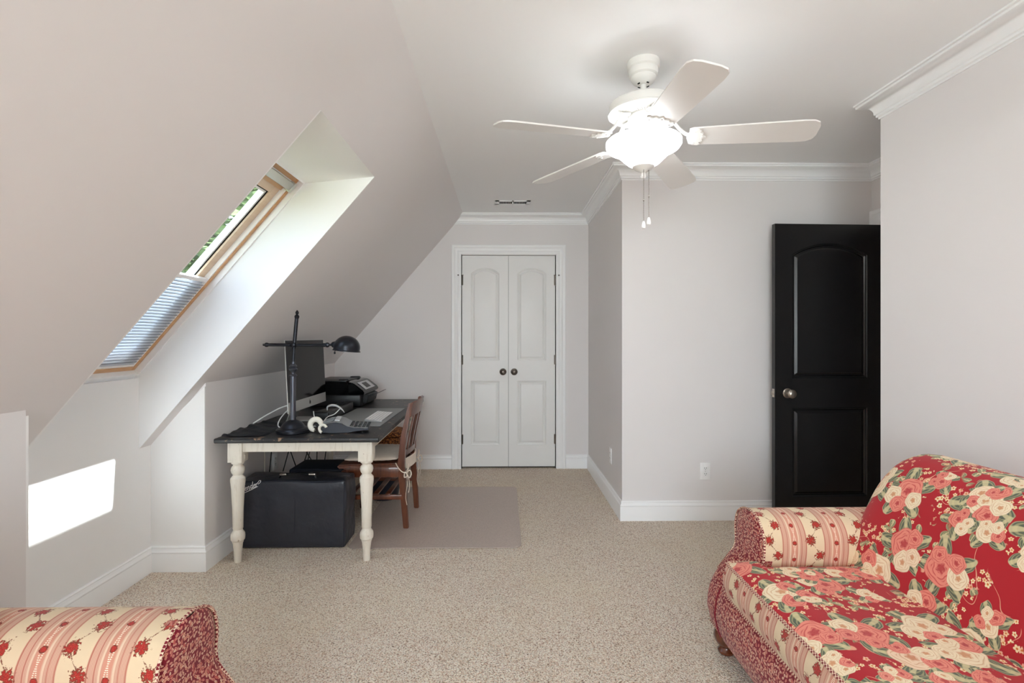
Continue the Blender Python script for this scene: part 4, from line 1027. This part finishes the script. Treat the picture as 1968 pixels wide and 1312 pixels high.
b = B(); JX = TX+.196
lathe(b, [(.001, -.012), (.010, -.010), (.0145, -.003), (.0145, .003), (.010, .010), (.001, .012)], n=18, M=Matrix.Translation((JX, LY, AZ-.001)) @ Matrix.Rotation(pi/2, 4, 'X'), cap=False)
rod(b, (JX+.005, LY, AZ-.001), (JX+.040, LY, AZ+.001), 0, prof=[(.008, 0), (.006, .3), (.007, .5), (.016, .7), (.018, 1)], n=18)
rod(b, (JX+.040, LY, AZ+.001), (JX+.082, LY, AZ-.002), .019, .023, n=20); obj('socket_neck', b, M_blackm, lamp)
b = B(); SX = JX+.112; ring = []
for k in range(15):
    a_ = radians(100)*k/14; ring.append((.074*sin(a_)+.001, .068*cos(a_)+.006))
ring += [(.0755, -.010), (.079, -.012), (.079, -.015), (.0735, -.0145), (.072, -.008), (.070, 0)]
ring += [(.070*sin(pi/2*(1-k/10))+.001, .058*cos(pi/2*(1-k/10))) for k in range(1, 11)]
lathe(b, ring, n=36, M=Matrix.Translation((SX, LY, AZ-.022)) @ Matrix.Rotation(radians(6), 4, 'Y'), cap=False); shade = obj('shade', b, M_blackm, lamp)
b = B(); rod(b, (JX+.052, LY-.012, AZ-.015), (JX+.048, LY-.014, AZ-.042), .0022, n=8); lathe(b, [(.001, -.007), (.005, -.004), (.006, 0), (.004, .005), (.001, .007)], (JX+.047, LY-.014, AZ-.047), 12, cap=False); obj('switch', b, M_blackm, lamp)

# ------------------------------------------------------------------ phone, gooseneck light, cords on the desk
ph = empty('desk_phone', (-.92, 3.00, DZT), 'silver and navy desk phone with black keys at the front of the desk', 'phone', rz=radians(6))
pz = DZT; PS = 1.35
PHK = 1
prof = [(-1.055, .004), (-1.058, .020), (-1.045, .034), (-1.010, .043), (-.965, .046), (-.935, .040), (-.905, .027), (-.865, .021), (-.795, .018), (-.785, .015), (-.790, .011), (-.87, .006), (-.90, .002), (-1.0, .0015)]
b = B(); plate(b, [(x, 2.955, pz+z*PS) for x, z in prof], (0, .10, 0)); bmesh.ops.bevel(b, geom=[e for e in b.edges], offset=.003, segments=2, affect='EDGES'); obj('body', b, M_navyp, ph)
top = [(-1.050, .034), (-1.010, .044), (-.965, .0475), (-.933, .0415), (-.903, .0285), (-.865, .0222), (-.790, .0192)]
b = B(); V = []
for (x, z) in top: V.append((b.verts.new((x, 2.950, pz+z*PS)), b.verts.new((x, 3.060, pz+z*PS+.018))))
for (a_, c_), (d_, e_) in zip(V, V[1:]): b.faces.new([a_, c_, e_, d_])
bmesh.ops.solidify(b, geom=b.faces[:], thickness=.008); fpn = obj('face_plate', b, M_silver, ph)
for r in range(4):
    for c in range(5):
        x = -.892+.023*c; z = (.0275-.0022*c if c < 2 else .0255-.0008*c)*PS+.004+.004*r
        y = 2.962+.024*r; b = B(); box(b, (x, y, pz+z-.003), (x+.015, y+.015, pz+z+.003), .0015); obj('button', b, M_blackp, fpn)
b = B(); plate(b, [(-1.035, 2.975, pz+.060), (-.985, 2.975, pz+.071), (-.985, 3.04, pz+.080), (-1.035, 3.04, pz+.070)], (0, 0, .002)); obj('display', b, M_grey, fpn)
b = B(); plate(b, [(-.978, 2.972, pz+.070), (-.950, 2.972, pz+.067), (-.950, 3.045, pz+.078), (-.978, 3.045, pz+.081)], (0, 0, .0055)); obj('handset_cradle', b, M_silver, fpn)
b = B(); tube(b, [(-.93+.05*0, 3.05, pz+.001)]*1+[(-.90, 3.04, pz+.001)], .003, 6) if False else lathe(b, [(.005, 0), (.006, .008), (.001, .009)], (-.82, 2.965, pz), 10); obj('rubber_foot', b, M_blackp, ph)

hs = empty('cord_reel', (-1.10, 2.965, DZT), 'cream horseshoe-shaped cord reel on edge left of the desk phone', 'cord reel')
b = B(); C0 = Vector((-1.088, 2.975, DZT+.045)); pts = []
for k in range(25):
    a_ = radians(-62 + 285*k/24 - 0); a_ = radians(-25)+radians(285)*k/24
    pts.append(C0+Vector((cos(a_)*.031, sin(a_)*.004, sin(a_)*.031)))
tube(b, pts, .011, 12, flat=1.3, rfun=lambda t: .0125*(1-.35*abs(2*t-1)**3)); obj('hoop', b, M_cream, hs)
b = B(); rod(b, C0+Vector((.004, -.004, .006)), C0+Vector((.028, -.010, -.016)), .009, .010, n=14); rod(b, C0+Vector((.024, -.010, -.014)), C0+Vector((.034, -.012, -.020)), .012, .010, n=14); obj('spindle', b, M_blackp, hs)
b = B(); C1_ = Vector((-1.030, 2.93, DZT+.030))
pts = [C1_+Vector((cos(radians(20+11*k))*.020, 0, sin(radians(20+11*k))*.022)) for k in range(22)]
tube(b, pts, .007, 10, rfun=lambda t: .008); q_ = obj('cord_loop', b, M_cream); rebase(q_); tag(q_, 'small cream curled loop beside the left end of the desk phone', 'cord')

gl_ = empty('clip_light', (-1.115, 3.30, DZT), 'small silver clip light with a curved head standing on a thin white stem', 'light')
b = B(); tube(b, [(-1.120, 3.10, DZT+.01), (-1.098, 3.14, DZT+.040), (-1.088, 3.18, DZT+.060), (-1.060, 3.22, DZT+.070), (-1.035, 3.25, DZT+.100)], .0030, 8, sm=5); obj('stem', b, M_cordw, gl_)
b = B(); tube(b, [(-1.115, 3.25, DZT+.090), (-1.112, 3.25, DZT+.112), (-1.085, 3.25, DZT+.122), (-1.050, 3.25, DZT+.115), (-1.020, 3.25, DZT+.092), (-1.008, 3.25, DZT+.075)], .006, 10, sm=5, rfun=lambda t: .004+.008*sin(pi*min(1, t*1.15)), flat=.6); obj('head', b, M_silver, gl_)
CORDS = [
    ([(-1.555, 3.20, DZT+.016), (-1.50, 3.23, DZT+.055), (-1.42, 3.25, DZT+.100), (-1.36, 3.27, DZT+.120), (-1.345, 3.30, DZT+.11)], .0045, 'thick grey-white cord arching up behind the desk lamp to the computer', M_cordw),
    ([(-1.335, 3.28, DZT+.12), (-1.365, 3.20, DZT+.075), (-1.375, 3.14, DZT+.028), (-1.34, 3.10, DZT+.006), (-1.25, 3.12, DZT+.006), (-1.16, 3.14, DZT+.008), (-1.10, 3.15, DZT+.006)], .0035, 'thin white cord looping behind the lamp pole and across the desk', M_cordw),
    ([(-1.235, 3.34, DZT+.070), (-1.22, 3.32, DZT+.035), (-1.18, 3.30, DZT+.012), (-1.14, 3.29, DZT+.005)], .003, 'short white cord hanging below the silver chin of the computer', M_cordw),
    ([(-1.19, 3.03, DZT+.004), (-1.14, 3.05, DZT+.008), (-1.11, 3.03, DZT+.004)], .003, 'short white cord end lying beside the lamp base', M_cordw),
]
for pts, r, lab, m in CORDS:
    b = B(); tube(b, pts, r, 8, sm=6); tag(rebase(obj('cord', b, m)), lab, 'cord')

# ------------------------------------------------------------------ under the desk
amp = empty('amplifier', (-1.275, 3.2, 0), 'guitar amplifier under a black fabric cover beneath the desk', 'amplifier')
b = B(); AX0, AX1, AYA, AYB, AZT = -1.585, -.945, 3.055, 3.275, .403
def dent(p):
    x, y, z = p; k = .006*sin(x*21+z*9)+.005*sin(z*26-x*13)+.004*sin(x*47+z*31); return k
vs = box(b, (AX0, AYA, .004), (AX1, AYB, AZT), .018, 3)
bmesh.ops.subdivide_edges(b, edges=b.edges[:], cuts=7, use_grid_fill=True)
for v in b.verts:
    if v.co.z > .03:
        k = dent(v.co); fx = min(1, max(0, (v.co.x-AX0)/.1))*min(1, max(0, (AX1-v.co.x)/.1)); fz = min(1, max(0, (AZT-v.co.z)/.08))
        if v.co.y < AYA+.02: v.co.y += k*1.3*fx*fz+.003
        if v.co.x > AX1-.02: v.co.x += k*.6*fz
        if v.co.z > AZT-.02: v.co.z += .004*sin(v.co.x*17+v.co.y*20)
obj('cover', b, M_vinyl, amp, ang=60)
b = B(); tube(b, [(AX0+.02, AYA+.0, AZT-.002), (AX1-.02, AYA+.0, AZT-.002)], .003, 6); tube(b, [(AX1-.008, AYA+.006, .01), (AX1-.006, AYA+.006, AZT-.01)], .003, 6); tube(b, [(-1.245, AYA+.002, .012), (-1.240, AYA+.004, .30)], .0015, 6); obj('seam', b, M_navy, amp)
ha = []
b = B(); tube(b, [(-1.355, 3.115, AZT+.004), (-1.335, 3.115, AZT+.024), (-1.245, 3.115, AZT+.030), (-1.155, 3.115, AZT+.024), (-1.135, 3.115, AZT+.004)], .008, 10, sm=4, flat=.6); hd = obj('handle', b, M_blackp, amp)
for x in (-1.332, -1.158):
    b = B(); boxw(b, (x, 3.113, AZT+.025), (.040, .020, .012), .004); obj('handle_cap', b, M_nickel, hd)
# white script lettering on the cover, as on the photographed one
def script(b, strokes, O, ux_, uz_, sc, r):
    for st in strokes:
        P_ = [O+Vector((ux_[0]*x*sc+uz_[0]*y*sc, 0, ux_[2]*x*sc+uz_[2]*y*sc)) for x, y in st]
        tube(b, P_, r, 6, sm=4 if len(P_) > 2 else 0, flat=1)
ST = [[(.0, 1.0), (.9, 1.25)], [(.45, 1.15), (.25, .0), (.0, -.25), (-.2, -.05)], [(.15, .6), (.65, .68)],
      [(.75, .3), (1.05, .45), (1.0, .65), (.8, .5), (.78, .15), (1.0, .05), (1.2, .2)],
      [(1.3, .65), (1.25, .05)], [(1.28, .4), (1.5, .65), (1.6, .5), (1.55, .05), (1.7, .1)],
      [(2.15, .55), (1.95, .65), (1.85, .3), (2.0, .05), (2.2, .3)], [(2.35, 1.25), (2.2, .3), (2.25, .05), (2.4, .15)],
      [(2.45, .3), (2.75, .45), (2.7, .65), (2.5, .5), (2.48, .15), (2.7, .05), (2.9, .2)],
      [(2.95, .65), (2.95, .05)], [(2.96, .4), (3.1, .62), (3.35, .62)], [(3.3, .62), (3.6, .95), (3.9, .85), (3.75, .55), (3.3, .40)],
      [(-.2, -.35), (1.5, -.22), (3.3, .0)], [(-.2, -.30), (1.5, -.18), (3.2, .04)]]
an = radians(20); b = B(); script(b, ST, Vector((-1.553, AYA-.003, .338)), (cos(an), 0, sin(an)), (-sin(an)*.2, 0, 1), .0315, .0017)
obj('logo_lettering', b, M_whitep, amp)
b = B(); box(b, (-1.42, 3.40, .002), (-1.065, 3.68, .385), .012, 3); tag(rebase(obj('storage_case', b, M_navy)), 'dark navy fabric case standing behind the covered amplifier', 'case')
CB = [((-1.47, 3.3), (-1.50, 3.33), (-1.53, 3.36), .345), ((-1.46, 3.5), (-1.47, 3.52), (-1.45, 3.60), .345), ((-1.42, 3.55), (-1.47, 3.56), (-1.50, 3.5), .345), ((-1.40, 3.6), (-1.36, 3.6), (-1.44, 3.70), .345), ((-1.36, 3.6), (-1.42, 3.62), (-1.37, 3.71), .345), ((-1.33, 3.72), (-1.28, 3.71), (-1.30, 3.73), .345), ((-1.38, 3.7), (-1.33, 3.66), (-1.345, 3.7), .345), ((-1.43, 3.74), (-1.40, 3.75), (-1.42, 3.72), .345)]
for k, (a_, m_, e_, zl) in enumerate(CB):
    b = B(); tube(b, [(*a_, .672), (*m_, (.672+zl)/2+.02), (*e_, zl)], .0035, 8, sm=6)
    tag(rebase(obj('cable', b, M_cordb)), 'black cable hanging down behind the desk above the amplifier', 'cable', 'black cables hanging behind the desk')
b = B(); tube(b, [(-1.600, 3.45, .66), (-1.600, 3.45, .14)], .004, 8); tag(rebase(obj('cord', b, M_cream)), 'thin cream cord running down the knee wall beneath the desk', 'cord')
# clear mat under the chair
b = B(); R = .05; pts = []
for (cx_, cy_, a0) in ((.105-R, 3.045+R, -90), (.105-R, 4.285-R, 0), (-.93+R, 4.285-R, 90), (-.93+R, 3.045+R, 180)):
    for k in range(7): a_ = radians(a0+15*k); pts.append((cx_+R*cos(a_), cy_+R*sin(a_), .003))
plate(b, pts, (0, 0, .004)); tag(rebase(obj('chair_mat', b, M_mat)), 'greyish translucent chair mat spread on the carpet beside the desk', 'floor mat')
# things on the floor under the chair
bn = empty('paper_bin', (-.93, 4.02, .007), 'small dark bin with a pale sheet in it on the mat beneath the chair', 'bin')
b = B(); lathe(b, [(.10, 0), (.125, .16), (.129, .165), (.126, .168), (.120, .160), (.096, .006), (.001, .006)], (-.93, 4.02, .007), 28, cap=False); obj('body', b, M_navyp, bn)
b = B(); M = Matrix.Translation((-.90, 3.98, .12)) @ Matrix.Rotation(.5, 4, 'Z') @ Matrix.Rotation(.35, 4, 'X'); box(b, (-.06, -.003, -.08), (.06, .003, .09), .001, M=M); obj('paper', b, M_paper, bn)

# rattan pouf behind the chair
pf_ = empty('rattan_stool', (-1.06, 4.715, 0), 'round woven rattan stool behind the chair near the back wall', 'stool')
b = B(); lathe(b, [(.001, 0), (.15, 0), (.155, .02), (.150, .30), (.165, .36), (.001, .36)], (-1.06, 4.70, 0), 32, cap=False); obj('body', b, M_wicker, pf_)
b = B(); lathe(b, [(.001, .365), (.15, .362), (.172, .372), (.180, .39), (.172, .408), (.14, .418), (.001, .42)], (-1.06, 4.70, 0), 36, cap=False); obj('woven_top', b, M_wicker, pf_)

# ------------------------------------------------------------------ wooden chair
ch = empty('desk_chair', (-.82, 3.55, 0), 'reddish-brown slat-back wooden chair with ivory tie-on cushion at the desk', 'chair')
SZ = .425; ZC = .007
def beam(b, pts, wx, wy, bev=.003):
    """square bar through points with per-point sizes"""
    rings = []
    for i, p in enumerate(pts):
        x_, y_, z_ = p; a_ = wx[i]/2; c_ = wy[i]/2
        rings.append([b.verts.new((x_+sx*a_, y_+sy*c_, z_)) for sx, sy in ((-1, -1), (1, -1), (1, 1), (-1, 1))])
    for r0, r1 in zip(rings, rings[1:]):
        for k in range(4): b.faces.new([r0[k], r0[(k+1) % 4], r1[(k+1) % 4], r1[k]])
    b.faces.new(rings[0]); b.faces.new(rings[-1])
    bmesh.ops.recalc_face_normals(b, faces=b.faces[:])
    bmesh.ops.bevel(b, geom=b.edges[:], offset=bev, segments=2, affect='EDGES')
for (yb, ym, yt) in ((3.365, 3.345, 3.365), (3.765, 3.755, 3.755)):
    b = B(); beam(b, [(-.640, yb, ZC), (-.652, (yb+ym)/2, .2), (-.668, ym, .42), (-.655, ym, .60), (-.612, yt, .825)], [.034, .040, .046, .036, .024], [.030, .034, .036, .034, .030], .004); obj('back_post', b, M_chair, ch)
for y in (3.335, 3.765):
    b = B(); beam(b, [(-1.035, y, ZC), (-1.03, y, .24), (-1.03, y, SZ-.03)], [.030, .036, .038], [.030, .036, .038], .004); obj('front_leg', b, M_chair, ch)
b = B(); 
pts = [(-1.065, 3.285), (-.68, 3.325), (-.68, 3.775), (-1.065, 3.815)]
plate(b, [(x, y, SZ-.012) for x, y in pts], (0, 0, .026)); bmesh.ops.bevel(b, geom=b.edges[:], offset=.008, segments=3, affect='EDGES'); obj('seat', b, M_chair, ch)
b = B(); box(b, (-1.02, 3.325, SZ-.075), (-.68, 3.345, SZ-.012), .002); box(b, (-1.02, 3.755, SZ-.075), (-.68, 3.775, SZ-.012), .002); box(b, (-1.04, 3.34, SZ-.075), (-1.02, 3.76, SZ-.012), .002); box(b, (-.685, 3.35, SZ-.075), (-.665, 3.75, SZ-.012), .002); obj('seat_rail', b, M_chair, ch)
for y in (3.335, 3.765):
    b = B(); box(b, (-1.03, y-.010, .205), (-.66, y+.010, .235), .003); obj('side_stretcher', b, M_chair, ch)
for x in (-.995, -.915, -.835, -.755):
    b = B(); box(b, (x-.016, 3.335, .228), (x+.016, 3.765, .240), .002); obj('shelf_slat', b, M_chair, ch)
# curved top rail
b = B()
def railf(k, z):
    t = k*2-1; x = -.620+.030*(1-t*t)*1.0+(z-.77)*.19; return (x, 3.345+.415*k, z+.010*(1-t*t))
V = []
for i in range(15):
    k = i/14; V.append([b.verts.new(Vector(railf(k, z))+Vector((dx, 0, 0))) for z, dx in ((.735, 0), (.735, .018), (.826, .018), (.832, .009), (.826, 0))])
for r0, r1 in zip(V, V[1:]):
    for k in range(5): b.faces.new([r0[k], r0[(k+1) % 5], r1[(k+1) % 5], r1[k]])
b.faces.new(V[0]); b.faces.new(V[-1][::-1]); obj('top_rail', b, M_chair, ch)
b = B(); V = []
for i in range(11):
    k = i/10; t = k*2-1; x = -.668+.026*(1-t*t); V.append([b.verts.new((x+dx, 3.36+.38*k, z)) for z, dx in ((.480, 0), (.480, .018), (.515, .018), (.515, 0))])
for r0, r1 in zip(V, V[1:]):
    for k in range(4): b.faces.new([r0[k], r0[(k+1) % 4], r1[(k+1) % 4], r1[k]])
b.faces.new(V[0]); b.faces.new(V[-1][::-1]); obj('lower_rail', b, M_chair, ch)
for k in (.17, .39, .61, .83):
    t = k*2-1; b = B(); y = 3.345+.415*k; xb = -.668+.026*(1-t*t)+.009; xt = railf(k, .75)[0]+.009
    beam(b, [(xb, y, .505), ((xb+xt)/2-.003, y, .62), (xt, y, .745)], [.010]*3, [.036]*3, .002); obj('back_slat', b, M_chair, ch)
cus = empty('seat_cushion', (-.86, 3.55, SZ+.014), 'ivory padded cushion tied to the seat of the wooden chair', 'cushion')
b = B()
def cf(u, v, up=1):
    s_ = u*2-1; t_ = v*2-1; wf = 1-.04*s_
    x = -.865+.175*s_*(1-.05*t_*t_); y = 3.55+.225*t_*(1-.06*s_*s_)*(1-.05*s_)
    h = (1-s_**4)*(1-t_**4); return (x, y, SZ+.016+.021+up*(.002+.022*h**.5)+.0015*sin(s_*25)*up*sin(t_*9))
sheet(b, 24, 28, lambda u, v: cf(u, v, 1)); sheet(b, 24, 28, lambda u, v: cf(u, v, -.75))
for side in range(4):
    fu = [lambda k: (k, 0), lambda k: (1, k), lambda k: (k, 1), lambda k: (0, k)][side]; n_ = 28 if side in (1, 3) else 24
    sheet(b, n_, 2, lambda u, v: Vector(cf(*fu(u), 1)).lerp(Vector(cf(*fu(u), -.75)), v))
bmesh.ops.remove_doubles(b, verts=b.verts[:], dist=.0008); obj('pad', b, M_cushion, cus, ang=80)
b = B(); V = []      # backing strip that shows between the rear posts
for i in range(9):
    k = i/8; t = k*2-1; x = -.650+.030*(1-t*t); V.append([b.verts.new((x+dx, 3.38+.34*k, z)) for z, dx in ((SZ-.035, 0), (SZ-.035, .006), (SZ+.030, .006), (SZ+.035, 0))])
for r0, r1 in zip(V, V[1:]):
    for k in range(4): b.faces.new([r0[k], r0[(k+1) % 4], r1[(k+1) % 4], r1[k]])
b.faces.new(V[0]); b.faces.new(V[-1][::-1]); obj('skirt', b, M_cushion, cus)
for (y, s_) in ((3.330, -1), (3.745, 1)):
    X_ = -.640 if s_ < 0 else -.638; yy = y+s_*.004; b = B()
    K = Vector((X_+.012, yy-.012, SZ-.045))
    tube(b, [(-.700, y-.005*s_-.018, SZ+.020), (-.68, y-.022, SZ-.010), (-.655, y-.024, SZ-.035), K], .0042, 8, sm=5, flat=.6)
    tube(b, [(-.63, y+.05, SZ+.0), (-.625, y+.02, SZ-.02), K], .0042, 8, sm=5, flat=.6)
    tube(b, [K, K+Vector((.004, 0, -.07)), K+Vector((-.006, 0, -.15)), K+Vector((.002, 0, -.205))], .0042, 8, sm=5, flat=.5)
    tube(b, [K, K+Vector((.014, 0, -.04)), K+Vector((.018, .003, -.09)), K+Vector((.012, 0, -.125))], .0042, 8, sm=5, flat=.5)
    tube(b, [K, K+Vector((.020, 0, .018)), K+Vector((.030, 0, -.006)), K+Vector((.016, 0, -.030)), K], .0038, 8, sm=5)
    tube(b, [K, K+Vector((-.012, 0, .004)), K+Vector((-.014, 0, -.028)), K+Vector((.006, 0, -.018))], .0038, 8, sm=5)
    boxw(b, K, (.012, .010, .012), .003); obj('tie', b, M_cushion, cus)
